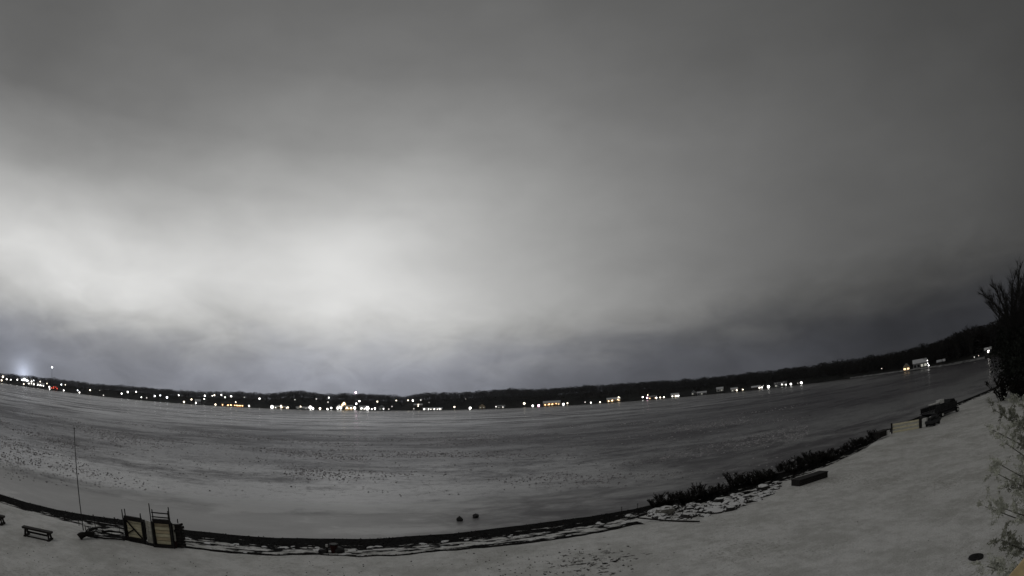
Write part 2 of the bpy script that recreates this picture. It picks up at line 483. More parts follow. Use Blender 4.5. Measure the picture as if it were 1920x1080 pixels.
def build_ground():
    cols = []
    verts, zone, al, faces, stepw = [], [], [], [], []
    ua = [-.6, -.3, 0, .15, .3, .45, .6, .75, .9, 1.0]
    ub = [.12, .25, .4, .55, .7, .85, 1.0]
    inl = [0.0] + [(k / 46) ** 1.9 for k in range(1, 47)]
    for i, (px, a, b, c) in enumerate(ST):
        s = along[i]; w = 1.0
        row = []
        j1 = noise.noise(Vector((s * .35, 0, 1))) * .35 + noise.noise(Vector((s * 1.7, 0, 5))) * .12
        j3 = noise.noise(Vector((s * .3, 9, 1))) * .25 + noise.noise(Vector((s * 1.3, 4, 5))) * .13
        inw = (c - a); inw.z = 0; inw.normalize()
        for u in ua:
            p = a.lerp(b, u) if u >= 0 else a + (a - b) * (-u)
            if u < 0: p.z = WATER + u * .5
            p = p + inw * j1 * (.6 if u < 0.3 else .3)
            row.append((p, u, ))
        for u in ub:
            p = b.lerp(c, u) + inw * (j1 * .3 * (1 - u) + j3 * u)
            p.z += .05 * noise.noise(Vector((p.x * 1.3, p.y * 1.3, 2))) * (1 - u)
            row.append((p, 1 + u))
        hs = 0.0
        if 165 < px < 1195: hs = 1.0
        elif 150 < px <= 165: hs = (px - 150) / 15
        elif 1195 <= px < 1225: hs = (1225 - px) / 30
        top = c + inw * (j3 + .03)
        row.append((Vector((top.x, top.y, -.045)), 2.1))
        top2 = top + inw * (.05 + .25 * (1 - hs)); top2.z = 0.0
        row.append((top2, 2.25))
        end = Vector((top2.x * .12, -45 + top2.y * .05, 0))
        for u in inl[1:]:
            p = top2.lerp(end, u)
            dl = min(1, u * 20)
            p.z = gz(p.x, p.y) * dl
            row.append((p, 2.3 + min(.7, u)))
        for p, z in row:
            verts.append(tuple(p)); zone.append(z); al.append(s); stepw.append(hs)
        cols.append(len(row))
    n = cols[0]
    for i in range(len(ST) - 1):
        for j in range(n - 1):
            k = i * n + j
            faces.append((k, k + 1, k + n + 1, k + n))
    me = bpy.data.meshes.new('snowy_lawn'); me.from_pydata(verts, [], faces)
    for nm, d in (('zone', zone), ('along', al), ('stepw', stepw)):
        at = me.attributes.new(nm, 'FLOAT', 'POINT'); at.data.foreach_set('value', d)
    me.polygons.foreach_set('use_smooth', [True] * len(me.polygons))
    me.update()
    m = bpy.data.materials.new('snow_over_lawn_and_beach'); m.use_nodes = True
    t = m.node_tree; bs = t.nodes['Principled BSDF']
    def attr(nm):
        q = t.nodes.new('ShaderNodeAttribute'); q.attribute_name = nm; return q.outputs['Fac']
    zn, aln, stp = attr('zone'), attr('along'), attr('stepw')
    geo = t.nodes.new('ShaderNodeNewGeometry'); pos = geo.outputs['Position']
    cmb = t.nodes.new('ShaderNodeCombineXYZ')
    t.links.new(mth(t, 'MULTIPLY', aln, .5), cmb.inputs[0]); t.links.new(mth(t, 'MULTIPLY', zn, 5.0), cmb.inputs[1])
    streak = tex(t, cmb.outputs[0], 1.1, 6, .62)
    patch = tex(t, pos, 1.6, 6, .6)
    # snow lies thick on the lawn, in patches on the strip, in thin streaks on the wet beach
    thr = t.nodes.new('ShaderNodeValToRGB'); cr = thr.color_ramp
    stops = [(0, .84), (.05, .80), (.20, .60), (.30, .58), (.355, .53), (.42, .49), (.54, .475), (.59, .53), (.625, .64), (.66, .74), (.72, .9), (.75, .1), (1, .0)]
    cr.elements[0].position = 0; cr.elements[1].position = 1
    for p_, v_ in stops[1:-1]: cr.elements.new(p_)
    for e_, (p_, v_) in zip(cr.elements, stops): e_.position = p_; e_.color = (v_, v_, v_, 1)
    t.links.new(mth(t, 'DIVIDE', zn, 3.0), thr.inputs[0])
    mixn = mth(t, 'ADD', mth(t, 'MULTIPLY', streak, .6), mth(t, 'MULTIPLY', patch, .4))
    thv = thr.outputs[0]
    # where there is no bank the snow runs straight down
    soft = rng(t, zn, 1.25, 1.6)
    nost = mth(t, 'MULTIPLY', mth(t, 'SUBTRACT', 1.0, stp), soft)
    thv2 = mth(t, 'SUBTRACT', thv, mth(t, 'MULTIPLY', nost, .55))
    snow = rng(t, mth(t, 'SUBTRACT', mixn, thv2), -.03, .04)
    # bare tips of grass through the lawn's snow
    fleck = tex(t, pos, 5.5, 5, .7)
    zonef = tex(t, pos, .16, 3, .5)
    fl = rng(t, mth(t, 'ADD', fleck, mth(t, 'MULTIPLY', mth(t, 'SUBTRACT', zonef, .5), .55)), .57, .74)
    # a worn patch of lawn where the ground comes through in ragged scraps
    pd = t.nodes.new('ShaderNodeVectorMath'); pd.operation = 'DISTANCE'; t.links.new(pos, pd.inputs[0]); pd.inputs[1].default_value = (2.82, 21.21, 0)
    worn = rng(t, pd.outputs['Value'], .6, 4.2, 1, 0)
    rag = tex(t, vmul(t, pos, (1.0, 1.25, 1)), 2.0, 7, .68, .4)
    scrap = rng(t, mth(t, 'ADD', rag, mth(t, 'MULTIPLY', worn, .13)), .675, .70)
    scrap = mth(t, 'MULTIPLY', scrap, rng(t, zn, 2.28, 2.31))
    big = tex(t, pos, .35, 4, .55)
    snowc = t.nodes.new('ShaderNodeMix'); snowc.data_type = 'RGBA'
    t.links.new(rng(t, mth(t, 'ADD', mth(t, 'MULTIPLY', big, .5), mth(t, 'MULTIPLY', tex(t, pos, 1.5, 6, .7), .5)), .38, .62), snowc.inputs[0])
    snowc.inputs[6].default_value = (.58, .58, .56, 1); snowc.inputs[7].default_value = (.82, .82, .81, 1)
    grass = t.nodes.new('ShaderNodeMix'); grass.data_type = 'RGBA'
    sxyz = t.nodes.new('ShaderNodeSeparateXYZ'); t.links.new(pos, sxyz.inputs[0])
    # fine grain of grass tips, thickened rightwards to paint in the lawn's dimmer light
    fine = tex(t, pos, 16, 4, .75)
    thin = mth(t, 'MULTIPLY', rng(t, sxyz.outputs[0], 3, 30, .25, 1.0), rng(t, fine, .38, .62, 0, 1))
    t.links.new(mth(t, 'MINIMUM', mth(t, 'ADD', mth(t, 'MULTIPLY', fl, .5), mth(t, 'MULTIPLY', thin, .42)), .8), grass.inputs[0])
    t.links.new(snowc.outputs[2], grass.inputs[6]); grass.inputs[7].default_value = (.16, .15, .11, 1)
    g2 = t.nodes.new('ShaderNodeMix'); g2.data_type = 'RGBA'
    t.links.new(mth(t, 'MULTIPLY', scrap, .9), g2.inputs[0]); t.links.new(grass.outputs[2], g2.inputs[6]); g2.inputs[7].default_value = (.028, .025, .02, 1)
    grass = g2
    grit = tex(t, pos, 14, 4, .7)
    gcol = t.nodes.new('ShaderNodeMix'); gcol.data_type = 'RGBA'
    t.links.new(rng(t, grit, .3, .75), gcol.inputs[0])
    gcol.inputs[6].default_value = (.003, .003, .003, 1); gcol.inputs[7].default_value = (.010, .0095, .009, 1)
    fin = t.nodes.new('ShaderNodeMix'); fin.data_type = 'RGBA'
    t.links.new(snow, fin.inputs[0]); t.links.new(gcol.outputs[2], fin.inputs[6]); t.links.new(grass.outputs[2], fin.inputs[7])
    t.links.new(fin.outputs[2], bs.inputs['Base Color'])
    bs.inputs['Roughness'].default_value = .85; t.links.new(mth(t, 'ADD', .02, mth(t, 'MULTIPLY', snow, .18)), bs.inputs['Specular IOR Level'])
    h = mth(t, 'ADD', mth(t, 'ADD', mth(t, 'MULTIPLY', tex(t, pos, 2.2, 7, .7), .7), mth(t, 'MULTIPLY', tex(t, pos, 9, 3, .6), .3)), mth(t, 'MULTIPLY', snow, .2))
    bp = t.nodes.new('ShaderNodeBump'); bp.inputs['Strength'].default_value = .8; bp.inputs['Distance'].default_value = .12
    t.links.new(h, bp.inputs['Height']); t.links.new(bp.outputs[0], bs.inputs['Normal'])
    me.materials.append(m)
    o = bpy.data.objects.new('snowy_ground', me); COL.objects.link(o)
    tag(o, 'snow covered lawn sloping to a dark pebble beach', kind='structure')
    return o


build_ground()

# ------------------------------------------------------------------ the lake
def build_lake():
    v, f, off = [], [], []
    rs = [16, 20, 24, 28, 31, 34, 37, 40, 44, 48, 53, 58, 64, 72, 82, 95, 110, 130, 155, 180, 220, 260, 320, 380, 460, 560, 680, 800, 1100, 1500, 2200]
    na = 160
    edge = np.array([(q[1].x, q[1].y) for q in ST])
    for r in rs:
        for k in range(na + 1):
            a = R(-110 + 220 * k / na); x, y = math.sin(a) * r, math.cos(a) * r
            v.append((x, y, WATER)); off.append(float(np.hypot(edge[:, 0] - x, edge[:, 1] - y).min()))
    for i in range(len(rs) - 1):
        for k in range(na):
            q = i * (na + 1) + k; f.append((q, q + na + 1, q + na + 2, q + 1))
    me = bpy.data.meshes.new('lake'); me.from_pydata(v, [], f)
    at_ = me.attributes.new('offshore', 'FLOAT', 'POINT'); at_.data.foreach_set('value', off)
    m = bpy.data.materials.new('slushy_lake_ice'); m.use_nodes = True
    t = m.node_tree; bs = t.nodes['Principled BSDF']
    geo = t.nodes.new('ShaderNodeNewGeometry'); pos = geo.outputs['Position']
    q = t.nodes.new('ShaderNodeAttribute'); q.attribute_name = 'offshore'; offs = q.outputs['Fac']
    sx = t.nodes.new('ShaderNodeSeparateXYZ'); t.links.new(pos, sx.inputs[0])
    # wind-drifted sheets of slush, longer along the wind than across it
    rot = t.nodes.new('ShaderNodeMapping'); rot.inputs['Rotation'].default_value = (0, 0, R(-14)); t.links.new(pos, rot.inputs['Vector'])
    wv = rot.outputs[0]
    drift = tex(t, vmul(t, wv, (.016, .045, 1)), 1.0, 9, .62, .5)
    drift2 = tex(t, vmul(t, wv, (.0035, .010, 1)), 1.0, 5, .6, .3)
    med = tex(t, vmul(t, wv, (.05, .085, 1)), 1.0, 7, .65, .6)
    small = tex(t, vmul(t, wv, (.30, .42, 1)), 1.0, 6, .7, .4)
    speck = tex(t, pos, 1.1, 4, .7, .3)
    fn = mth(t, 'ADD', offs, mth(t, 'MULTIPLY', mth(t, 'SUBTRACT', drift, .5), 34.0))
    frost = rng(t, fn, 3, 17, 1.0, 0.0)
    frost = mth(t, 'MULTIPLY', frost, rng(t, sx.outputs[0], -14, 12, 1.0, .12))
    cover = rng(t, mth(t, 'ADD', mth(t, 'ADD', mth(t, 'MULTIPLY', drift, .40), mth(t, 'MULTIPLY', drift2, .15)), mth(t, 'ADD', mth(t, 'MULTIPLY', med, .33), mth(t, 'MULTIPLY', small, .20))), .458, .60)
    band = mth(t, 'MULTIPLY', rng(t, fn, 22, 48, 0, 1), rng(t, offs, 90, 210, 1, 0))
    cover = mth(t, 'MULTIPLY', cover, mth(t, 'SUBTRACT', 1.0, mth(t, 'MULTIPLY', band, .45)))
    spk = mth(t, 'MULTIPLY', rng(t, speck, .50, .66), rng(t, fn, 8, 25, 0, 1))
    spk = mth(t, 'MULTIPLY', spk, rng(t, offs, 80, 200, 1, 0))
    alb = mth(t, 'ADD', .010, mth(t, 'MULTIPLY', cover, .13))
    alb = mth(t, 'MULTIPLY', alb, mth(t, 'SUBTRACT', 1.0, mth(t, 'MULTIPLY', spk, .6)))
    alb = mth(t, 'ADD', alb, mth(t, 'MULTIPLY', frost, .52))
    cc = t.nodes.new('ShaderNodeCombineColor')
    for i in range(3): t.links.new(alb, cc.inputs[i])
    t.links.new(cc.outputs[0], bs.inputs['Base Color'])
    t.links.new(mth(t, 'ADD', .25, mth(t, 'MULTIPLY', frost, .25)), bs.inputs['Roughness'])
    bs.inputs['IOR'].default_value = 1.31
    sp = mth(t, 'MULTIPLY', mth(t, 'SUBTRACT', 1.0, mth(t, 'MULTIPLY', spk, .55)), mth(t, 'SUBTRACT', 1.0, mth(t, 'MULTIPLY', frost, .6)))
    sp = mth(t, 'MULTIPLY', sp, mth(t, 'ADD', .20, mth(t, 'MULTIPLY', cover, .50)))
    bs.inputs['Specular IOR Level'].default_value = .6
    # rough wet slush takes the sheen off the ice
    slush = t.nodes.new('ShaderNodeBsdfDiffuse'); slush.inputs['Color'].default_value = (.078, .073, .083, 1)
    keep = mth(t, 'MULTIPLY', mth(t, 'ADD', .34, mth(t, 'MULTIPLY', cover, .64)), mth(t, 'SUBTRACT', 1.0, mth(t, 'MULTIPLY', spk, .35)))
    keep = mth(t, 'MAXIMUM', keep, mth(t, 'MULTIPLY', frost, .85))
    ms = t.nodes.new('ShaderNodeMixShader'); t.links.new(keep, ms.inputs[0])
    t.links.new(slush.outputs[0], ms.inputs[1]); t.links.new(bs.outputs[0], ms.inputs[2])
    t.links.new(ms.outputs[0], t.nodes['Material Output'].inputs['Surface'])
    me.materials.append(m)
    o = bpy.data.objects.new('lake', me); COL.objects.link(o)
    tag(o, 'wide dark lake skinned with slush and thin frosty ice', kind='structure')


build_lake()


def build_slush():
    "lumps of brash and dark wet holes frozen into the ice: nobody could count them"
    rr = random.Random(3); mb = MB(); mi = []
    for k in range(42000):
        r = math.exp(rr.uniform(math.log(40), math.log(170))); a = R(rr.uniform(-66, 32)); x, y = math.sin(a) * r, math.cos(a) * r
        n = noise.fractal(Vector((x * .035 + 3, y * .07, 0)), 1.0, 2.0, 4)
        band = min(1, max(0, (r - 44) / 14)) * min(1, max(0, (165 - r) / 70))
        if rr.random() > (.04 + max(0, n - .02) * 2.6) * band: continue
        s = rr.uniform(.05, .20) * (.5 + r / 100); h = rr.uniform(.02, .09) * (.6 + r / 130)
        b = len(mb.v); g = rr.uniform(0, 3)
        for q in range(5): mb.v.append((x + math.cos(g + q * 1.257) * s * rr.uniform(.6, 1.3), y + math.sin(g + q * 1.257) * s * rr.uniform(.6, 1.2), WATER - .01))
        mb.v.append((x + rr.uniform(-.3, .3) * s, y, WATER + h))
        mb.f += [(b + q, b + (q + 1) % 5, b + 5) for q in range(5)]
        mi += [1 if rr.random() < .3 else 0] * 5
    me = mb.mesh('slush_lumps', [mat('dark_wet_slush', (.29, .28, .295), .8, .8, .6, spec=.1), mat('frosty_slush', (.48, .47, .48), .85, .3, .6, spec=.1)])
    me.polygons.foreach_set('material_index', mi)
    o = bpy.data.objects.new('slush_lumps', me); COL.objects.link(o)
    tag(o, 'lumps of dark and frosty slush frozen into the lake ice', kind='stuff')


build_slush()

# ------------------------------------------------------------------ the far shore
D_AZ = [-95, -60, -40, -20, 0, 15, 25, 35, 48, 60, 80, 100]
D_DS = [1250, 1250, 1100, 1000, 950, 850, 720, 560, 340, 290, 260, 240]
RIDGE = [(0, 699), (33, 702), (85, 708), (130, 713), (180, 720), (250, 724), (313, 730), (330, 732), (370, 734), (420, 734), (455, 735),
         (500, 738), (530, 735), (563, 733), (600, 738), (640, 738), (690, 739), (730, 741), (757, 743), (780, 739), (800, 737), (880, 735), (955, 729),
         (1010, 730), (1060, 727), (1100, 723), (1140, 721), (1215, 716), (1300, 711), (1400, 700), (1500, 688), (1600, 675), (1700, 657),
         (1730, 650), (1760, 641), (1800, 626), (1850, 609), (1900, 592)]
_rz = [(math.degrees(azel(x, y)[0]), azel(x, y)[1]) for x, y in RIDGE]
INL = 150.0


def shore_d(a_deg): return float(np.interp(a_deg, D_AZ, D_DS))


def ridge_z(a_deg):
    e = float(np.interp(a_deg, [p[0] for p in _rz], [p[1] for p in _rz]))
    return CAM_H + (shore_d(a_deg) + inland(a_deg)) * math.tan(e)


def inland(a_deg): return float(np.interp(a_deg, [-60, 20, 35, 50, 60], [150, 130, 80, 50, 40]))


def far_z(a_deg, off):
    L = inland(a_deg); G = max(1.5, ridge_z(a_deg) - 13.0)
    u = min(1.0, max(0.0, off) / L)
    return WATER + min(1.1, off * .25) + (G + .8 - 1.1) * (u * u * (3 - 2 * u) * .6 + u * .4) + max(0, off - L) * .01


def at(a_deg, off):
    d = shore_d(a_deg) + off; a = R(a_deg)
    return Vector((math.sin(a) * d, math.cos(a) * d, far_z(a_deg, off)))


def build_far_land():
    offs = [-6, 0, 2, 5, 10, 18, 30, 45, 60, 80, 105, 130, 150, 180, 240, 340, 600]
    angs = [-95 + .5 * k for k in range(391)]
    v, f = [], []
    for a in angs:
        for o in offs:
            if o < 0:
                d = shore_d(a) + o; v.append((math.sin(R(a)) * d, math.cos(R(a)) * d, WATER - .7))
            else:
                p = at(a, o); v.append(tuple(p))
    n = len(offs)
    for i in range(len(angs) - 1):
        for j in range(n - 1):
            k = i * n + j; f.append((k, k + n, k + n + 1, k + 1))
    me = bpy.data.meshes.new('far_shore'); me.from_pydata(v, [], f)
    m = mat('thin_snow_over_dark_ground', (.014, .014, .013), .95, .9, .05, spec=.05)
    me.materials.append(m); me.update()
    o = bpy.data.objects.new('far_shore_land', me); COL.objects.link(o)
    tag(o, 'low rising land on the far side of the lake', kind='structure')


build_far_land()


def far_bank():
    "snow lying on the open bank by the water under the dark wood at right"
    v, f = [], []; n = 60
    for k in range(n + 1):
        a = 37 + 16 * k / n
        for o in (.3, 2.2, 4.2 + 1.2 * noise.noise(Vector((a * 1.7, 0, 0)))):
            p = at(a, o); v.append((p.x, p.y, p.z + .12))
    for k in range(n):
        for j in range(2): q = k * 3 + j; f.append((q, q + 3, q + 4, q + 1))
    me = bpy.data.meshes.new('far_bank'); me.from_pydata(v, [], f)
    me.materials.append(mat('patchy_bank_snow', (.15, .15, .15), .9, .8, .15)); me.update()
    o = bpy.data.objects.new('snowy_far_bank', me); COL.objects.link(o)
    tag(o, 'strip of snow on the far bank under the dark wood at right', kind='structure')


far_bank()

# ------------------------------------------------------------------ trees of the far shore
def bare_tree_mb(h, seed, depth=4, spread=.5, trunk_r=None, twig_w=.1, fork=3, mbs=None, n0=6, lean=0.0, lead=.78):
    "trunk and limbs into one list, fine twigs into another"
    rnd = random.Random(seed); tr, tw = MB(), MB()
    trunk_r = trunk_r or h * .022
    def grow(p, d, L, r, k):
        segs = 3; pts = [p]; rad = [r]; q = p.copy(); dd = d.copy()
        for s in range(segs):
            dd = (dd + Vector((rnd.uniform(-.16, .16), rnd.uniform(-.16, .16), rnd.uniform(-.03, .14)))).normalized()
            q = q + dd * L / segs; pts.append(q.copy()); rad.append(r * (1 - .5 * (s + 1) / segs))
        if k >= 2: tr.tube(pts, rad, n0 if k == depth else 4 if k > 2 else 3)
        else:
            for a_, b_, r_ in zip(pts, pts[1:], rad):
                s_ = (b_ - a_).cross(Vector((rnd.uniform(-1, 1), rnd.uniform(-1, 1), .3))).normalized() * max(twig_w * .5, r_)
                tw.quad(a_ - s_, a_ + s_, b_ + s_ * .6, b_ - s_ * .6)
        if k == 0: return
        m = fork + (1 if rnd.random() < .4 else 0)
        for i in range(m):
            f = rnd.uniform(.35, 1.0) if i else 1.0
            idx = min(segs - 1, int(f * segs)); b0 = pts[idx].lerp(pts[idx + 1], min(1, f * segs - idx)) if f < 1 else pts[-1]
            g = rnd.uniform(0, 2 * math.pi); w = spread * rnd.uniform(.6, 1.35) * (.35 if i == 0 else 1)
            nd_ = (dd + Vector((math.cos(g) * w, math.sin(g) * w, rnd.uniform(-.05, .3)))).normalized()
            grow(b0, nd_, L * rnd.uniform(.58, .84) * (1.0 if i else 1.05), max(r * .5, .01) * rnd.uniform(.8, 1.1), k - 1)
    grow(Vector((0, 0, -.2)), Vector((lean, 0, 1)).normalized(), h * (1 - lead) * 1.7, trunk_r, depth)
    allz = [v[2] for v in tr.v + tw.v]; s = h / max(allz)
    for mb in (tr, tw): mb.v = [(x * s, y * s, z * s) for x, y, z in mb.v]
    return tr, tw


def evergreen_mb(h, seed, w=.22, tiers=11, per=12):
    rnd = random.Random(seed); tr, tw = MB(), MB()
    tr.tube([(0, 0, -.2), (0, 0, h * .5), (0, 0, h * .97)], [h * .018, h * .011, .02], 5)
    for i in range(tiers):
        z = h * (.1 + .86 * i / (tiers - 1)); r = h * w * (1 - (i / (tiers - .4)) ** 1.15) + .12
        for k in range(per):
            g = rnd.uniform(0, 6.28); L = r * rnd.uniform(.7, 1.2); c, s = math.cos(g), math.sin(g)
            a = Vector((0, 0, z + rnd.uniform(-.1, .1) * r)); e = Vector((c * L, s * L, z - L * rnd.uniform(.15, .5)))
            p = Vector((-s, c, 0)) * L * rnd.uniform(.16, .3); mid = a.lerp(e, .55)
            tw.tri(a, mid + p, e); tw.tri(a, e, mid - p)
            q = Vector((0, 0, -L * rnd.uniform(.15, .3))); tw.tri(a, mid + q, e)
    return tr, tw


def crown_mb(h, seed, w=.42):
    "one light mesh for a tree seen a kilometre off: trunk, forks and a loose crown of twig sprays"
    rnd = random.Random(seed); m = MB(); t = MB()
    t.bar((0, 0, -.5), (0, 0, h * .55), h * .04, n=4, w2=h * .02)
    for k in range(5):
        g = rnd.uniform(0, 6.28); t.bar((0, 0, h * rnd.uniform(.25, .5)), (math.cos(g) * h * w * .5, math.sin(g) * h * w * .5, h * rnd.uniform(.6, .85)), h * .018, n=3, w2=h * .008)
    for k in range(110):
        g = rnd.uniform(0, 6.28); u = rnd.random() ** .5; ph = rnd.uniform(-1, 1)
        z = h * (.60 + .36 * ph); r = h * w * u * math.sqrt(max(0, 1 - ph * ph * .9)) * rnd.uniform(.75, 1.1)
        c = Vector((math.cos(g) * r, math.sin(g) * r, z)); d = Vector((math.cos(g) * .5, math.sin(g) * .5, rnd.uniform(.2, 1))).normalized()
        L = h * rnd.uniform(.06, .13); s = d.cross(Vector((rnd.uniform(-1, 1), rnd.uniform(-1, 1), .2))).normalized() * h * rnd.uniform(.010, .028)
        m.tri(c - s, c + s, c + d * L)
        m.tri(c - s * .7 + d * L * .2, c + d.cross(s) * .9, c + d * L * .9)
    return t, m


def joined(pair):
    t, w = pair; e = MB(); e.v = t.v + w.v; e.f = t.f + [tuple(i + len(t.v) for i in f) for f in w.f]
    return e


# lamps and lit things, as pixels of the far shore: x, y, radius, colour
LAMPS = """5.5 706.5 3.6 w;3 713 2.4 w;12.5 711 1.9 w;20.5 712 1.5 w;32.5 712 1.8 w;44.5 720 2 w;63 713.5 2 c;75.5 715.5 1.7 w;88 719 1.3 w;92.5 725.5 2.3 w
93 732 1.9 w;115 721 2.2 c;122.5 721.5 1.4 w;119.5 732 2 w;145.5 732 1.9 c;149 736 1.9 w;169 731.5 2.3 w;187 732 1 d;194 741 1.8 d;228 738 2 w;239.5 735 2.4 w
255 734.5 2.1 w;265 745 1.8 w;275 746 1.4 d;290 742.5 2 c;300.5 741.5 2 c;313 745 3 c;335 741 1.8 w;345 753.5 3 w;359 749 2.2 w;367 756 2 w;384 742 2.1 w;383 748 1.9 w
398 742 1.8 w;402 741 1.9 w;415 740.5 2 w;422 745 1.9 w;433.5 743 2.1 w;442 754 2.1 w;404 758.5 2.8 w;423 757 2 p;467 761 2.2 w;458 745 1 d;486.5 747.5 2.2 w
510 763 5.6 W;527 761 2.8 w;540 764 2.1 w;553 749.5 1.5 d;563.5 762 1.8 w;582 764 4.6 W;587 766 3 w;600 766 3 w;593 748 1.5 d;616.5 745.5 2.3 w;615 754 2 d
614 767 2.6 w;621 765 3.4 W;668 757 2.6 w;674 752 2.9 w;665 765 3.8 W;678 765 4.6 W;689 765.5 5 W;697 767 1.9 w;703 766 2.3 w;707.5 753 2.5 w;719 766.5 2.3 w;729 767 1.9 d;735 762 1.6 d
743 751 1.9 w;765 750.5 2.1 w;774 751 2.9 w;789 750 1.9 d;784.5 758.5 2 w;804.5 754.5 1 d;776 766.5 1.5 d;852 763 2.3 w;881.5 765 3.6 W;873 748 .8 d
930 762.5 2.3 d;943 764 2 d;983 756.5 3.1 w;999 763 3.1 w;1010 761 3.1 p;1021 755 2.9 w;1056.5 759.5 3 w;1064 756 2 w;1097 754 1.5 d;1108 756.5 2.1 w;1125 754 2.6 w;1160 745 2.6 w
1205 744.5 2.6 w;1214.5 740.5 1.9 w;1213.5 746 2.3 p;1231 747.5 1.9 w;1238 747 2.3 w;1245 747 2.3 w;1261 743 2.9 w;1267 743.5 2.3 w;1272.5 742 1.7 w;1381.5 733.5 2 w;1393 733 2 w
1425 729.5 2 w;1429 729 2 w;1431 723 1 d;1441 725 4.3 W;1453 723 1.7 w;1464 722 .9 d;1474 723 2.1 w;1483 722 3.8 W;1502.5 719.5 3.8 W;1496 720 1 d
1653 691 1.2 d;1742 695.5 1.8 w;1827 671 1.2 d;1835 667 1 d;1856 626 1.2 d;1881 659 2.4 w;1893 647.5 1.3 w"""
LAMPS = [(float(a), float(b), float(c), d) for a, b, c, d in (q.split() for q in LAMPS.replace('\n', ';').split(';'))]

lamp_spots = []          # (azimuth deg, offset behind the waterline, half width deg) kept clear of trees
heads = {}


def head_mesh(key):
    if key not in heads:
        mm = {'w': 'lamp_white', 's': 'lamp_soft', 'W': 'lamp_white', 'c': 'lamp_cool', 'd': 'lamp_dim', 'p': 'lamp_pink'}[key]
        heads[key] = MB().ball((0, 0, 0), 1.0, 2).mesh('lamp_head', M[mm], True)
    return heads[key]


STRETCH = [(42, 'at the far left end of the opposite shore', 'far-left shore lamps'),
           (130, 'beside the floodlit gable at left', 'lamps by the floodlit gable'),
           (262, 'among far trees above the thin pole', 'lamps left of the row of village lights'),
           (375, 'just left of the far orange window row', 'lamps left of the orange row'),
           (470, 'around the far orange window row', 'lamps around the orange row'),
           (606, 'between orange row and bright village front', 'lamps left of the village front'),
           (740, 'in the brightest far village front', 'lamps of the bright village front'),
           (860, 'beside the long white-lit boathouse', 'lamps by the long boathouse'),
           (960, 'in the far shore\'s dark middle gap', 'lamps in the dark middle of the far shore'),
           (1085, 'around the orange-lit house across the lake', 'lamps around the orange house'),
           (1180, 'around the far yellowish lit house', 'lamps around the yellow house'),
           (1290, 'in the row right of the yellowish house', 'lamps right of the yellow house'),
           (1410, 'beside the dim snowy-roofed houses', 'lamps by the snowy-roofed houses'),
           (1520, 'in the bright row below the wood', 'lamps below the dark wood'),
           (1800, 'beside the large white waterfront house', 'lamps by the white waterfront house'),
           (1930, 'under trees at the lake\'s right end', 'lamps at the right end of the lake')]
KIND = {'s': 'small warm-white lamp', 'w': 'small white lamp', 'W': 'large glaring white floodlamp', 'c': 'cool white lamp', 'd': 'faint dim lamp', 'p': 'pinkish lamp'}
POST = MB().bar((0, 0, 0), (0, 0, 1), 1, n=6, w2=.7).mesh('post', M['pole'])


def add_lamp(px, py, r, kind):
    a, e = azel(px, py); ad = math.degrees(a)
    best = None
    for hp in (7.0, 5.0, 3.5, 2.0, 1.2):
        off = 4.0
        while off < 150:
            d = shore_d(ad) + off; z = CAM_H + d * math.tan(e)
            if far_z(ad, off) + hp >= z: break
            off += 2.0
        d = shore_d(ad) + off; z = CAM_H + d * math.tan(e)
        if off > 4.0 or z - far_z(ad, off) >= hp * .6: best = (off, d, z); break
    if best is None: best = (off, d, max(z, far_z(ad, off) + 1.0))
    off, d, z = best
    g = far_z(ad, off); rw = max(.2, r * d / F_PX * .62); h = max(.5, z - g)
    st = next(s for s in STRETCH if px < s[0])
    if kind == 'w' and random.random() < .35: kind = 's'
    r *= random.uniform(.85, 1.2)
    rw = max(.18, r * d / F_PX * .54)
    root = empty('flood_lamp' if kind == 'W' else 'street_lamp', (math.sin(a) * d, math.cos(a) * d, g))
    low = h < 3
    tag(root, f'{KIND[kind]} {"near the water" if low else "on a post"} {st[1]}', 'lamp', st[2])
    p = bpy.data.objects.new('post', POST); COL.objects.link(p); p.parent = root; p.scale = (.22, .22, h)
    q = bpy.data.objects.new('lamp_head', head_mesh(kind)); COL.objects.link(q); q.parent = root
    q.location = (0, 0, h); q.scale = (rw, rw, rw)
    lamp_spots.append((ad, off, max(.10, math.degrees(rw / d) * 1.3)))


for L in LAMPS: add_lamp(*L)


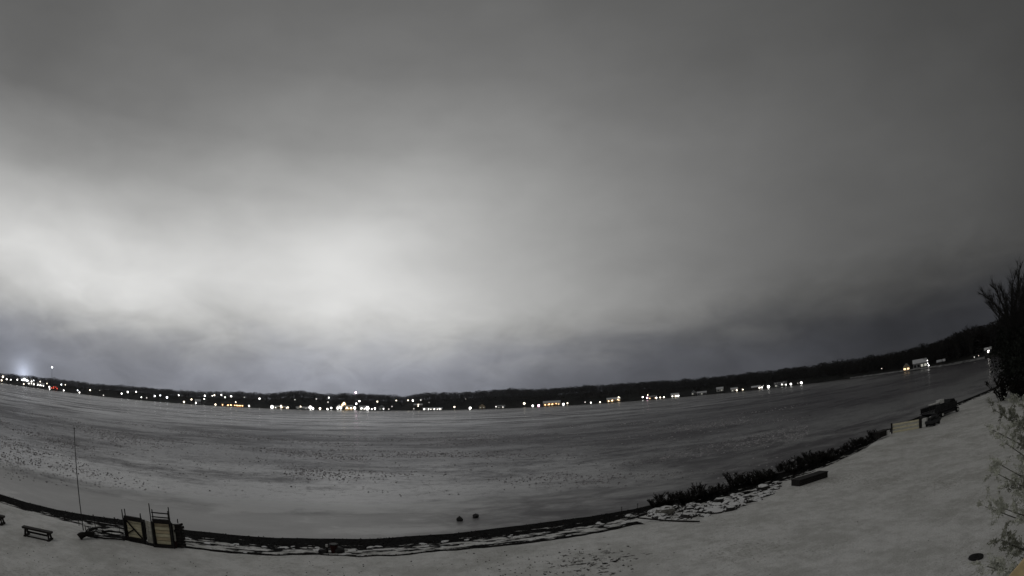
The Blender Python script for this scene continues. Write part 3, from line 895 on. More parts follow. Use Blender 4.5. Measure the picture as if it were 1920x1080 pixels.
# ------------------------------------------------------------------ houses of the far shore
def house(px, py, wpx, hpx, wall, roof, label, win='win_warm', lit=(1, 1, 1), off=None, wall_glow=None, gable_front=False, rows=1, chimney=True, cat='house', depth=7.0, turn=0.0, name='house', porch=None, dark_win='glass'):
    a, e = azel(px, py); ad = math.degrees(a)
    # stand it where its foot shows at this pixel
    o = 3.0
    while o < 120 and far_z(ad, o) < zat(px, py, shore_d(ad) + o): o += 1.0
    if off is not None: o = off
    d = shore_d(ad) + o; g = far_z(ad, o)
    w, h = wpx * d / F_PX, hpx * d / F_PX
    root = empty(name, (math.sin(a) * d, math.cos(a) * d, g - .2), -a + turn)
    tag(root, label, cat)
    lamp_spots.append((ad, o + depth, math.degrees(w / d) * .55))
    eave = h * (.60 if not gable_front else .5)
    if gable_front:
        MB().prism([(-w / 2, 0), (w / 2, 0), (w / 2, eave), (0, h), (-w / 2, eave)], 0, depth).build('wall', M[wall], root)
        rf = MB()
        for s in (-1, 1):
            x0, z0 = s * (w / 2 + .4), eave - .3
            rf.v += [(x0, -.4, z0), (0, -.4, h + .05), (0, depth + .4, h + .05), (x0, depth + .4, z0), (x0, -.4, z0 + .3), (0, -.4, h + .4), (0, depth + .4, h + .4), (x0, depth + .4, z0 + .3)]
            b = len(rf.v) - 8
            rf.f += [(b, b + 1, b + 2, b + 3), (b + 4, b + 7, b + 6, b + 5), (b, b + 4, b + 5, b + 1), (b + 3, b + 2, b + 6, b + 7), (b, b + 3, b + 7, b + 4), (b + 1, b + 5, b + 6, b + 2)]
        rfo = rf.build('roof', M[roof], root)
    else:
        MB().box((0, depth / 2, eave / 2), (w, depth, eave)).build('wall', M[wall], root)
        rf = MB()
        zs = [(-.5, eave - .1), (depth / 2, h), (depth + .5, eave - .1), (depth + .5, eave + .2), (depth / 2, h + .35), (-.5, eave + .2)]
        n = len(zs); b = 0
        for x in (-w / 2 - .4, w / 2 + .4): rf.v += [(x, y, z) for y, z in zs]
        rf.f += [tuple(range(n)), tuple(range(2 * n - 1, n - 1, -1))] + [(i, n + i, n + (i + 1) % n, (i + 1) % n) for i in range(n)]
        rfo = rf.build('roof', M[roof], root)
    if chimney:
        MB().box((w * .25, depth * .55, h * .98), (.7, .7, 1.6)).build('chimney', M['house_dark'], rfo)
    n = len(lit); fh = eave / (rows + .15)
    for rI in range(rows):
        for i in range(n):
            x = -w / 2 + w * (i + .5) / n; ww, hh = min(1.8, w / n * .62), min(1.7, fh * .55)
            z = fh * (rI + .55)
            fr = MB().box((x, -.05, z), (ww + .3, .12, hh + .3)).build('window', M['trim'], root)
            k = lit[i] if rows == 1 or rI == 0 else lit[(i + 1) % n]
            MB().box((x, -.14, z), (ww, .06, hh)).build('pane', M[win if k else dark_win], fr)
    MB().box((w * .02 + (w / n * .5 if n % 2 else 0) * .98, -.06, 1.0), (.95, .1, 2.0)).build('door', M['door'], root)
    if porch:
        for i, (fx, fz, rr) in enumerate(porch):
            MB().ball((w * fx, -.7, h * fz), rr, 2).build('wall_lamp', M[wall_glow or 'lamp_white'], root, smooth=True)
    return root


house(59, 722.5, 15, 12, 'house_white', 'roof_snow', 'white floodlit gabled hall near the left end of the far shore', 'win_white', (1, 1, 1), gable_front=True, porch=[(-.4, .2, .9), (.0, .55, 1.2), (.35, .2, 1.0)], name='gabled_hall', cat='hall')
house(76, 724.5, 16, 6, 'house_white', 'roof_snow', 'low floodlit white wing right of the gabled hall across the lake', 'win_white', (1, 1, 1, 1), porch=[(-.35, .4, .9), (.0, .4, .8), (.38, .3, .9)], chimney=False, name='low_hall', cat='hall')
house(102, 730, 15, 7, 'house_red', 'roof_dark', 'low building with red neon front across the lake on the left', 'lamp_red', (1, 1, 0, 1), porch=[(-.1, .6, .9), (.2, .6, .8)], wall_glow='lamp_red', chimney=False, name='roadside_inn', cat='inn')
house(47, 711, 14, 7, 'house_white', 'roof_snow', 'floodlit hilltop building in front of the blue-white glow at left', 'win_white', (1, 1, 1, 1), porch=[(-.4, .3, 1.6), (-.1, .6, 1.9), (.22, .4, 1.7), (.45, .3, 1.2)], wall_glow='lamp_cool', chimney=False, name='floodlit_building', cat='building')
house(371, 757, 11, 8, 'house_grey', 'roof_snow', 'grey house with one lit gable left of the orange row of lights', 'win_white', (1, 0, 0))
house(436, 764.5, 44, 7, 'house_dark', 'roof_dark', 'long dark building with a row of orange lit windows across the lake', 'lamp_orange', (1, 0, 1, 1, 0, 1, 1, 1), porch=[(-.22, .2, .7), (-.08, .35, 1.0), (.1, .3, .9), (.24, .25, .9), (.36, .3, .8)], wall_glow='lamp_orange', chimney=False, name='long_building', cat='building')
house(527, 767, 26, 4.5, 'house_tan', 'roof_snow', 'low lit boathouse right of the large left floodlamp across the lake', 'win_white', (1, 0, 1, 0, 1), chimney=False, porch=[(.1, .5, .6)], wall_glow='lamp_warm', name='boathouse', cat='boathouse')
house(566, 769, 22, 4, 'house_grey', 'roof_snow', 'very low pale boathouse just left of the middle floodlamp across the lake', 'win_dim', (1, 0, 1), chimney=False, name='boathouse', cat='boathouse')
house(636, 769.5, 12, 10, 'house_white', 'roof_snow', 'white lit house at the left of the bright village front', 'win_white', (1, 1), porch=[(-.2, .35, 1.6), (.25, .5, 1.9)], gable_front=True)
house(645, 762, 10, 9, 'house_tan', 'roof_snow', 'tall warm-lit house rising behind the bright village front', 'win_warm', (1, 1), rows=2, porch=[(0, .6, 2.2), (-.3, .3, 1.2)], wall_glow='lamp_warm', gable_front=True)
house(654, 769.5, 16, 9, 'house_tan', 'roof_snow', 'tan house with warm lamps in the bright village front', 'win_warm', (1, 1, 1), porch=[(-.2, .45, 1.6), (.25, .4, 1.3)], wall_glow='lamp_warm')
house(683, 769.5, 18, 8, 'house_white', 'roof_snow', 'wide white house between the two largest lamps of the village front', 'win_white', (1, 1, 1))
house(716, 769.5, 12, 10, 'house_grey', 'roof_snow', 'grey gabled house at the right of the bright village front', 'win_dim', (1, 0), gable_front=True)
house(811, 769.8, 37, 4, 'house_white', 'roof_snow', 'long low white-lit boathouse right of the village across the lake', 'win_white', (1, 0, 1, 1, 1, 1), chimney=False, porch=[(-.42, .5, .8), (-.2, .4, .7), (.1, .4, .7), (.35, .4, .7)], name='boathouse', cat='boathouse')
house(784, 763, 16, 6, 'house_dark', 'roof_snow', 'dark house with a snowy roof above the long boathouse', 'win_white', (0, 1, 0))
house(904, 767, 12, 9, 'house_tan', 'roof_dark', 'dim yellowish house in the dark middle of the far shore', 'win_dim', (1, 1), gable_front=True)
house(940, 767, 14, 5, 'house_grey', 'roof_dark', 'dim low house right of the middle of the far shore', 'win_dim', (1, 0, 0))
house(1035, 765, 32, 9, 'house_tan', 'roof_snow', 'wide house glowing orange on the far shore right of centre', 'win_warm', (1, 1, 1, 0, 1), porch=[(-.38, .25, .7), (-.15, .35, .9), (.05, .35, .8), (.25, .4, .7)], wall_glow='lamp_orange')
house(1151, 757, 26, 8, 'house_tan', 'roof_snow', 'yellowish lit house with bright porch on the far shore', 'win_warm', (1, 1, 0, 1), porch=[(-.35, .3, .6), (-.1, .4, .8), (.3, .5, .6)], wall_glow='lamp_warm')
house(1224, 752, 16, 6, 'house_dark', 'roof_dark', 'dark house behind the short row right of the yellowish house', 'win_warm', (1, 0, 1))
house(1266, 748, 15, 7, 'house_white', 'roof_snow', 'white house with three bright lamps right of the yellowish house', 'win_white', (1, 0, 1))
house(1301, 740, 9, 8, 'house_grey', 'roof_snow', 'small grey gabled house, first of the dim snowy-roofed group', 'win_dim', (1, 0), gable_front=True)
house(1316, 740, 18, 6, 'house_grey', 'roof_snow', 'long grey snowy-roofed house beside the small grey gable', 'win_dim', (0, 1, 0))
house(1350, 734, 13, 8, 'house_white', 'roof_snow', 'pale house with dark windows in the dim group of the far shore', 'win_dim', (0, 1))
house(1377, 736, 13, 7, 'house_grey', 'roof_snow', 'grey house beside two white lamps in the dim group', 'win_dim', (1, 0))
house(1418, 730, 18, 6, 'house_dark', 'roof_snow', 'dark low house left of the bright row below the wood', 'win_white', (0, 0, 1))
house(1464, 726, 24, 8, 'house_grey', 'roof_dark', 'grey house with a lit porch in the bright row below the wood', 'win_dim', (1, 0, 1, 1), porch=[(.1, .5, .45)])
house(1700, 693.5, 13, 12, 'house_tan', 'roof_snow', 'small cottage with warm lit windows on the right shore', 'win_warm', (1, 1), porch=[(-.42, .3, .18)], wall_glow='lamp_warm', gable_front=True, depth=6, off=3)
house(1726, 692, 28, 15, 'house_pale', 'roof_snow', 'large white house with snowy roof by the water on the right', 'win_dim', (0, 0, 1, 1), porch=[(.55, .72, .30), (.55, .40, .28)], depth=7, off=5, rows=1)
house(1764, 675, 16, 7, 'house_dark', 'roof_snow', 'dark snowy-roofed house above and right of the large white house', 'win_dim', (0, 0), off=16)
house(1853, 662, 14, 9, 'house_dark', 'roof_dark', 'dark house with a bright window under the trees at right', 'win_white', (0, 1, 0), porch=[(0, .4, .36), (.14, .5, .2)])


def jetty(p0, p1, label):
    a, b = Vector(p0), Vector(p1); root = empty('jetty', a)
    tag(root, label, 'jetty')
    d = b - a; n = 10
    for k in range(n):
        c = d * ((k + .5) / n); MB().box((c.x, c.y, .5), (d.length / n * .94, 1.6, .1), math.atan2(d.y, d.x)).build('plank', M['house_white'], root)
    for k in (0, .33, .66, 1):
        c = d * k; MB().bar((c.x, c.y, -1.2), (c.x, c.y, .45), .22).build('pile', M['wood_dark'], root)


def shore_pt(px, o):
    a = math.degrees(azel(px, 700)[0]); p = at(a, o); p.z = WATER + .4; return p


jetty(shore_pt(1687, -5), shore_pt(1752, -4), 'snowy jetty along the water in front of the large white house')

# two masts that stand above the trees
def mast(px, ytop, ybase, r, mkey, label):
    a, e = azel(px, ytop); ad = math.degrees(a); off = 70.0; d = shore_d(ad) + off
    g = far_z(ad, off); h = CAM_H + d * math.tan(e) - g
    root = empty('radio_mast', (math.sin(a) * d, math.cos(a) * d, g)); tag(root, label, 'mast')
    m = MB().tube([(0, 0, 0), (0, 0, h * .5), (0, 0, h)], [.55, .4, .2], 6); m.build('mast_pole', M['pole'], root)
    for k in range(1, 6): MB().box((0, 0, h * k / 6), (1.4, .15, .15)).build('crossarm', M['pole'], root)
    MB().ball((0, 0, h + r * .6), r, 2).build('beacon', M[mkey], root, smooth=True)
    lamp_spots.append((ad, off, .12))


mast(97.7, 689.5, 728, 1.8, 'lamp_cool', 'tall thin mast with a white light high above the left shore')
mast(667, 737, 765, 1.9, 'lamp_pink', 'mast with a pink beacon just above the trees over the village')

# ------------------------------------------------------------------ far trees
def clear(ad, off, half):
    return all(not (abs(ad - q[0]) < half + q[2] and off < q[1] + 2) for q in lamp_spots)


crown_pairs = [crown_mb(10, 40 + k, .34 + .06 * (k % 3)) for k in range(7)]
ever_pairs = [evergreen_mb(10, 70 + k, .17 + .04 * k, 9, 9) for k in range(3)]
crown_protos = [joined(p) for p in crown_pairs]; ever_protos = [joined(p) for p in ever_pairs]
crown_me = [(t.mesh('trunk', M['bark']), w.mesh('crown', M['twig'])) for t, w in crown_pairs]
ever_me = [(t.mesh('trunk', M['bark']), w.mesh('crown', M['ever'])) for t, w in ever_pairs]
rnd = random.Random(11)
count = 0
a = -60.0
while a < 51 and count < 215:
    a += rnd.uniform(.25, .75) * (1.0 if a < 5 else 1.15)
    off = rnd.choice([rnd.uniform(14, 40), rnd.uniform(40, 95)])
    off = min(off, inland(a))
    d = shore_d(a) + off; g = far_z(a, off)
    zr = CAM_H + (ridge_z(a) - CAM_H) * d / (shore_d(a) + inland(a))
    h = rnd.uniform(6.5, 11.5)
    h = min(h, max(4.0, (zr - g) * rnd.uniform(.75, 1.06)))
    half = math.degrees(h * .3 / d)
    if not clear(a, off, half): continue
    con = rnd.random() < (.14 if a < 5 else .3)
    nm = 'evergreen_tree' if con else 'bare_tree'
    o = empty(nm)
    for pn, pm in zip(('trunk', 'crown'), rnd.choice(ever_me) if con else rnd.choice(crown_me)):
        q = bpy.data.objects.new(pn, pm); COL.objects.link(q); q.parent = o
    o.location = (math.sin(R(a)) * d, math.cos(R(a)) * d, g); o.rotation_euler = (0, 0, rnd.uniform(0, 6.28)); s = h / 10
    o.scale = (s * rnd.uniform(.9, 1.3), s * rnd.uniform(.9, 1.3), s)
    side = 'left of the village front' if a < -21 else 'between the village front and the dark wood' if a < 22 else 'below the dark wood at right'
    tag(o, f'{"dark evergreen" if con else "bare tree"} on the far shore {side}', 'tree', f'{"evergreens" if con else "bare trees"} on the far shore {side}')
    count += 1


def wood(name, a0, a1, step, rows, label, mat_, dens=1.0):
    V, Fc = [], []; nv = 0
    pv = [(np.array(p.v), p.f) for p in crown_protos + ever_protos]
    rr = random.Random(5)
    for row in range(rows):
        a = a0 + rr.uniform(0, step)
        while a < a1:
            a += step * rr.uniform(.6, 1.4)
            L = inland(a); off = L * (.62 + .7 * row / max(1, rows - 1)) + rr.uniform(-8, 8)
            d = shore_d(a) + off; g = far_z(a, off)
            zr = CAM_H + (ridge_z(a) - CAM_H) * d / (shore_d(a) + L)
            h = (zr - g) * rr.uniform(.82, 1.10) * (1 + .2 * noise.noise(Vector((a * 1.1, row * .3, 2))) + (.12 * noise.noise(Vector((a * 3.1, 0, 8))) if a > 20 else 0))
            if h < 3: continue
            if not clear(a, off, math.degrees(h * .22 / d)): continue
            vv, ff = pv[rr.choice(range(7)) if rr.random() < .7 else 7 + rr.choice(range(3))]
            g_ = rr.uniform(0, 6.28); c, s = math.cos(g_), math.sin(g_); k = h / 10; kw = min(k * rr.uniform(1.0, 1.5), 2.0)
            x = vv[:, 0] * c - vv[:, 1] * s; y = vv[:, 0] * s + vv[:, 1] * c
            V.append(np.c_[x * kw + math.sin(R(a)) * d, y * kw + math.cos(R(a)) * d, vv[:, 2] * k + g])
            Fc.append((ff, nv)); nv += len(vv)
    V = np.concatenate(V); faces = [tuple(i + b for i in f) for ff, b in Fc for f in ff]
    me = bpy.data.meshes.new(name); me.from_pydata(V.tolist(), [], faces); me.materials.append(mat_)
    o = bpy.data.objects.new(name, me); COL.objects.link(o); tag(o, label, kind='stuff')
    return o


wood('far_woods', -62, 64, .27, 7, 'dim belt of bare woods behind the far shore', M['twig'])

# ------------------------------------------------------------------ things on the near shore
def frame(pa, pb):
    "ground frame: origin between two ground points, x along them"
    a, b = Vector(pa), Vector(pb); d = b - a
    return (a + b) / 2, math.atan2(d.y, d.x), Vector((d.x, d.y, 0)).length


# ---- benches
def bench(loc, rz, L, label):
    root = empty('bench', loc, rz); tag(root, label, 'bench', None)
    MB().box((0, 0, .39), (L, .32, .09)).build('seat', M['wood_bench'], root)
    for s in (-1, 1):
        x = s * (L / 2 - .2); lg = MB()
        lg.bar((x, -.11, .36), (x + s * .05, -.19, -.02), .09); lg.bar((x, .11, .36), (x + s * .05, .19, -.02), .09)
        lg.box((x, 0, .32), (.1, .3, .08))
        lg.build('leg', M['wood_bench'], root)
    MB().box((0, 0, .2), (L - .4, .05, .09)).build('stretcher', M['wood_bench'], root)
    for s in (-1, 1): MB().box((s * (L / 2 - .17), 0, .03), (.12, .62, .08)).build('foot', M['wood_bench'], root)
    MB().box((0, -.2, .03), (L - .3, .07, .07)).build('ground_rail', M['wood_bench'], root)
    return root


o_, a_, l_ = frame(P(47, 1003), P(98, 1014))
bench(o_, a_, l_ + .1, 'low dark backless bench standing whole on the snow at left')
o2, a2, l2 = frame(P(-42, 972), P(10, 984))
bench(o2, a2, l2, 'second backless bench cut off by the left edge of the photo')

# ---- thin tall pole
g = P(156, 992); hp = zat(141, 805, Vector((g.x, g.y, 0)).length)
root = empty('pole', g); tag(root, 'thin tall bare pole standing by the driftwood at left', 'pole')
MB().tube([(0, 0, -.1), (.01, 0, hp * .5), (0, 0, hp)], [.032, .027, .02], 8).build('shaft', M['metal_dark'], root, smooth=True)
MB().ball((0, 0, hp + .03), .045, 2).build('finial', M['metal_dark'], root, smooth=True)


# ---- stored dock sections
def dock_section(pa, pb, label, hl, hr, beam, style, depth=.42):
    o, rz, L = frame(pa, pb)
    root = empty('dock_section', o, rz); tag(root, label, 'dock section', 'dock sections stored upright on the shore')
    # pairs of pipe legs left and right, uneven heights
    for s, (h1, h2) in ((-1, hl), (1, hr)):
        x = s * (L / 2 - .02)
        MB().bar((x, .0, -.05), (x - .04, .0, h1), .075, n=6, w2=.06).build('leg', M['metal_dark'], root)
        MB().bar((x + (.10 if s < 0 else -.10), .14, -.05), (x + (.06 if s < 0 else -.10), .14, h2), .07, n=6, w2=.06).build('leg', M['metal_dark'], root)
        MB().box((x, .10, beam * .48), (.13, .12, beam * .96)).build('side_rail', M['wood_dark'], root)
    MB().box((0, .06, beam), (L - .12, .16, .20)).build('header_beam', M['wood_dark'], root)
    MB().box((0, .05, .06), (L + .1, .16, .14)).build('bottom_rail', M['wood_dark'], root)
    n = 6; z0, z1 = .14, beam - .1
    for k in range(n):
        z = z0 + (z1 - z0) * (k + .5) / n
        MB().box((0, .15 + .006 * (k % 2), z), (L - .14, .045, (z1 - z0) / n - .02)).build('plank', M['wood_pale' if style == 'x' else ('wood_plank' if k % 2 else 'wood_pale')], root)
    if style == 'x':
        w = L / 2 - .1
        MB().bar((-w, .07, z1), (w, .07, z0), .06).build('brace', M['wood_dark'], root)
        MB().bar((-w, .10, z0 + .15), (-w * .02, .10, (z0 + z1) / 2), .06).build('brace', M['wood_dark'], root)
    else:
        for zz in (beam + .20, beam + .40):
            MB().bar((-L / 2 + .05, .03, zz + .01), (L / 2 - .05, .03, zz - .01), .05).build('rung', M['wood_dark'], root)
    MB().box((0, depth, beam * .5), (L - .1, .08, beam * .92)).build('back_frame', M['wood_dark'], root)
    return root


dock_section(P(236, 1011), P(271.5, 1017.5), 'left dock section with crossed braces over pale planks', (1.50, 1.52), (1.40, 1.42), 1.10, 'x')
dock_section(P(290, 1026), P(327, 1028.5), 'right dock section with two rungs above its plank panel', (2.12, 1.82), (2.0, 1.78), 1.28, 'ladder')
o_, a_, l_ = frame(P(273, 1018), P(287, 1022))
root = empty('board_panel', o_ + Vector((0, 0, 0)), a_); tag(root, 'grey boards stood upright between the two dock sections', 'panel')
for k in range(3): MB().box((-l_ / 2 + l_ * (k + .5) / 3, .2 + .01 * k, .55), (l_ / 3 - .015, .04, 1.1 - .02 * k)).build('board', M['wood_grey'], root)
o_, a_, l_ = frame(P(326.5, 1028), P(333, 1028))
root = empty('upright_board', o_, a_); tag(root, 'narrow pale board with a red foot right of the ladder-topped dock section', 'board')
MB().box((0, .12, .62), (l_ * .95, .05, 1.0)).build('board_face', M['wood_grey'], root)
MB().box((0, .10, .16), (l_ * .95, .09, .32)).build('foot', M['paint_red'], root)
o_, a_, l_ = frame(P(333, 1028), P(345, 1025))
root = empty('timber_stack', o_, a_ + .15); tag(root, 'dark stack of timbers leaning at the right end of the dock sections', 'timber stack')
for k in range(8):
    MB().box((rnd.uniform(-.03, .03), .25, .08 + k * .145), (.34 + rnd.uniform(-.03, .05), .95 + rnd.uniform(-.1, .1), .115), rnd.uniform(-.08, .08), Matrix.Rotation(R(-8), 3, 'X')).build('timber', M['drift'] if k == 7 else M['wood_dark'], root)
MB().bar((.1, .05, 0), (.08, .05, 1.38), .06, n=6).build('stake', M['wood_dark'], root)


# ---- driftwood
def log(p, q, r, label, name='driftwood_log', arch=0.0, stubs=2, group='driftwood logs at left'):
    p, q = Vector(p), Vector(q); o = (p + q) / 2; d = q - p; n = 7
    root = empty(name, (o.x, o.y, 0)); tag(root, label, 'log', group)
    pts = []; rad = []
    for k in range(n):
        f = k / (n - 1); c = p.lerp(q, f) - Vector((o.x, o.y, 0))
        c.z += arch * math.sin(math.pi * f) + rnd.uniform(-.02, .02); c.x += rnd.uniform(-.04, .04); c.y += rnd.uniform(-.04, .04)
        pts.append(c); rad.append(r * (1 - .35 * f) * rnd.uniform(.9, 1.1))
    MB().tube(pts, rad, 8).build('trunk', M['drift'], root, smooth=True)
    for k in range(stubs):
        c = pts[rnd.randint(1, n - 2)]
        MB().bar(c, c + Vector((rnd.uniform(-.3, .3), rnd.uniform(-.3, .3), rnd.uniform(.15, .4))), r * .5, n=5, w2=r * .2).build('branch_stub', M['drift'], root)


log(P(149, 1007, .12), P(178, 1003, .2), .17, 'thick arched driftwood log at the foot of the tall pole', arch=.14, stubs=3)
log(P(160, 1003, .2), P(181, 990, .3), .11, 'short driftwood log lying across the arched log', arch=.1)
log(P(178, 1007, .06), P(234, 1012, .06), .055, 'long straight driftwood log leading to the left dock section', arch=.02)
log(P(190, 996, .1), P(232, 1000, .1), .07, 'driftwood log half under snow behind the long straight log', arch=.05)
log(P(160, 977, .1), P(222, 986, .1), .06, 'thin driftwood pole along the beach left of the dock sections', arch=.0, stubs=1)


def stake(px, py, top, label, lean=0.0):
    g = P(px, py, -.2); h = zat(px, top, Vector((g.x, g.y)).length) - g.z
    root = empty('stake', g); tag(root, label, 'stake')
    MB().bar((0, 0, -.2), (lean, 0, h), .055, n=6, w2=.04).build('shaft', M['wood_dark'], root)
    MB().box((lean, 0, h + .01), (.07, .07, .03)).build('cap', M['wood_dark'], root)


stake(181, 995, 967, 'thin stake behind the arched driftwood log', -.12)
stake(216, 984, 971, 'short stake on the beach left of the dock sections')
stake(148, 983, 975, 'stub of a post left of the tall pole')
stake(1166, 966, 951, 'thin stake at the water edge left of the brush')
stake(1196, 961, 945, 'stake nearest the brush at the water edge')
stake(1212, 965, 958, 'stubby dark stake beside the grey boulder')

# ---- red bucket on the beach, and a dark stone beside it
g = P(627, 1036, -.2); root = empty('bucket', g); tag(root, 'dark red bucket standing on the beach', 'bucket')
b = MB().tube([(0, 0, 0), (0, 0, .22), (0, 0, .44)], [.15, .18, .21], 14); b.build('bucket_body', M['paint_red'], root, smooth=False)
MB().tube([(0, 0, .42), (0, 0, .46)], [.225, .225], 14).build('rim', M['metal_dark'], root)
MB().tube([(-.21, 0, .42), (-.15, 0, .56), (0, 0, .61), (.15, 0, .56), (.21, 0, .42)], [.012] * 5, 5).build('handle', M['metal_dark'], root)
g = P(614, 1036, -.2); root = empty('marker_post', g); tag(root, 'small white topped post left of the red bucket', 'post')
MB().bar((0, 0, -.1), (0, 0, .3), .09).build('shaft', M['wood_dark'], root); MB().box((0, 0, .36), (.1, .1, .13)).build('cap', M['white_paint'], root)


def stone(px, py, r, label, name='rock', mat_='rock_bare', z=0.0, sq=.7, group=None, sub=2):
    g = P(px, py, z); root = MB().ball((0, 0, r * sq * .45), r, sub, sq, .16).build(name, M[mat_], None, g, rnd.uniform(0, 6))
    tag(root, label, 'rock', group); return root


stone(636, 1036, .30, 'dark stone right of the red bucket', z=-.2)
stone(605, 1037, .22, 'dark stone left of the white topped post', z=-.2)
o = stone(862, 977, .24, 'left of two dark rocks in the ice', z=WATER, sq=.9); o.scale = (.85, .85, 1.1)
o = stone(892, 970.5, .25, 'right of two dark rocks in the ice', z=WATER, sq=.8); o.scale = (1.25, .9, 1.0)

# ---- grey block, plank, low chest
g = P(1248, 964, -.1); root = MB().ball((0, 0, .2), .5, 3, .62, .07).build('boulder', M['boulder'], None, g, .2)
tag(root, 'big grey boulder capped with snow at the left end of the brush', 'boulder'); root.scale = (1.25, .8, 1.0)
pa, pb = P(1196, 971, .05), P(1312, 977.5, .05)
mid = pa.lerp(pb, .5); mid2 = P(1250, 976, .05)
root = MB().tube([pa - mid, pa.lerp(mid2, .6) - mid, mid2 - mid, mid2.lerp(pb, .5) - mid + Vector((0, -.03, 0)), pb - mid], [.045, .05, .05, .05, .04], 6).build('fallen_pole', M['drift'], None, mid)
tag(root, 'long thin pole lying on the snow in front of the grey boulder', 'pole')


def chest(pa, pb, h, dp, label):
    o, rz, L = frame(pa, pb); root = empty('storage_chest', o, rz); tag(root, label, 'chest')
    for k in range(3): MB().box((0, 0, h * (k + .5) / 3 * .92), (L, .05, h / 3 * .92 - .015)).build('plank', M['wood_dark'], root)
    for k in range(3): MB().box((0, dp, h * (k + .5) / 3 * .92), (L, .05, h / 3 * .92 - .015)).build('plank', M['wood_dark'], root)
    for s in (-1, 1): MB().box((s * L / 2, dp / 2, h * .46), (.06, dp + .04, h * .92)).build('end_board', M['wood_dark'], root)
    MB().box((0, dp / 2, h), (L + .1, dp + .12, .07)).build('lid', M['wood_dark'], root)


chest(P(1499, 912), P(1551, 895), .40, .75, 'long low dark chest on the snow in front of the brush')

# ---- pale dock panel on edge with posts
o_, a_, l_ = frame(P(1674, 812), P(1724, 803))
root = empty('pale_dock', o_, a_); tag(root, 'pale plank dock panel standing on edge left of the boats', 'dock panel')
for k in range(5): MB().box((0, 0, .1 + .185 * k), (l_, .06, .17)).build('plank', M['wood_grey' if k % 2 else 'wood_pale'], root)
for s, w in ((-1, .16), (1, .34)): MB().box((s * (l_ / 2 + .12), 0, .5), (w, .22, 1.05)).build('post', M['wood_dark'], root)
o_, a_, l_ = frame(P(1644, 822), P(1662, 815))
root = empty('crate', o_, a_); tag(root, 'black crate at the water edge left of the pale dock panel', 'crate')
for k in range(3): MB().box((0, 0, .1 + k * .2), (l_, .8, .17)).build('slat', M['wood_dark'], root)
for s in (-1, 1): MB().box((s * (l_ / 2 - .06), 0, .3), (.1, .72, .58)).build('side', M['wood_dark'], root)
g = P(1665, 816); root = empty('pail', g); tag(root, 'small white pail between the black crate and the dock panel', 'pail')
MB().tube([(0, 0, 0), (0, 0, .45)], [.18, .22], 12).build('pail_body', M['white_paint'], root); MB().tube([(0, 0, .44), (0, 0, .48)], [.24, .24], 12).build('lid', M['white_paint'], root)


# ---- personal watercraft on a cradle
g = P(1750, 797); root = empty('jet_ski', g, R(20)); tag(root, 'black covered jet ski on a small cradle between dock panel and pontoon boat', 'jet ski')
prof = [(-1.3, .35), (-1.1, .25), (.9, .22), (1.5, .5), (1.2, .62), (-1.3, .6)]
MB().prism(prof, -.5, .5).build('hull', M['dark_hull'], root)
MB().prism([(-1.2, .62), (.3, .62), (.15, .9), (-1.1, .86)], -.22, .22).build('seat', M['dark_cover'], root)
MB().prism([(.1, .62), (1.2, .6), (.75, .92), (.35, 1.12)], -.36, .36).build('front_cowl', M['dark_hull'], root)
MB().bar((.3, -.4, 1.12), (.3, .4, 1.12), .06).build('handlebar', M['metal_dark'], root)
for x in (-.8, .6):
    MB().box((x, 0, .15), (.12, 1.2, .12)).build('cradle_beam', M['wood_dark'], root)
    for s in (-1, 1): MB().tube([(x, s * .5 - .06, .16), (x, s * .5 + .06, .16)], [.18, .18], 12).build('wheel', M['rubber'], root)
g = P(1735, 797); root = empty('fuel_can', g, R(15)); tag(root, 'pale can standing at the left of the black jet ski', 'can')
MB().box((0, 0, .38), (.34, .5, .76)).build('can_body', M['white_paint'], root); MB().box((0, .1, .82), (.12, .2, .12)).build('spout', M['dark_hull'], root)

# ---- pontoon boat on a trailer
pA, pB = P(1741, 791), P(1797, 771)
o_, a_, l_ = frame(pA, pB)
root = empty('pontoon_boat', o_ + Vector((.4, 1.2, 0)), a_); root.scale = (.92, 1, .8); tag(root, 'dark pontoon boat with a pale canopy bar drawn up on the snow', 'pontoon boat')
L = l_ * .92
for s in (-1, 1):
    MB().tube([(-L / 2, s * .9, .55), (-L / 2 + .4, s * .9, .5), (L / 2 - .5, s * .9, .5), (L / 2, s * .9, .65)], [.1, .3, .3, .08], 12).build('pontoon', M['dark_hull'], root, smooth=True)
MB().box((0, 0, .86), (L * .95, 2.4, .1)).build('deck', M['dark_hull'], root)
for s in (-1, 1):
    for k in range(5):
        MB().box((-L * .45 + L * .9 * (k + .5) / 5, s * 1.15, 1.25), (L * .9 / 5 - .06, .05, .62)).build('fence_panel', M['dark_cover'], root)
    MB().bar((-L * .46, s * 1.15, 1.62), (L * .46, s * 1.15, 1.62), .06).build('rail', M['metal_dark'], root)
MB().box((-L * .32, -.6, 2.12), (L * .36, .5, .1)).build('canopy', M['white_paint'], root)
for s in (-1, 1):
    for x in (-L * .46, -L * .18): MB().bar((x, -.6 + s * .2, .9), (x, -.6 + s * .2, 2.1), .05).build('canopy_post', M['metal_dark'], root)
MB().box((-L * .06, -.4, 2.12), (1.15, .6, .55)).build('console', M['white_paint'], root)
MB().box((-L * .06, -.4, 1.3), (.9, .7, .95)).build('console_base', M['dark_hull'], root)
MB().prism([(L * .18, .95), (L * .44, .95), (L * .46, 1.6), (L * .40, 2.05), (L * .27, 2.15), (L * .2, 1.7)], -.9, .9).build('engine_cover', M['dark_cover'], root)
MB().prism([(L * .46, .3), (L * .53, .2), (L * .54, 1.9), (L * .44, 2.0)], -.3, .3).build('outboard_motor', M['dark_hull'], root)
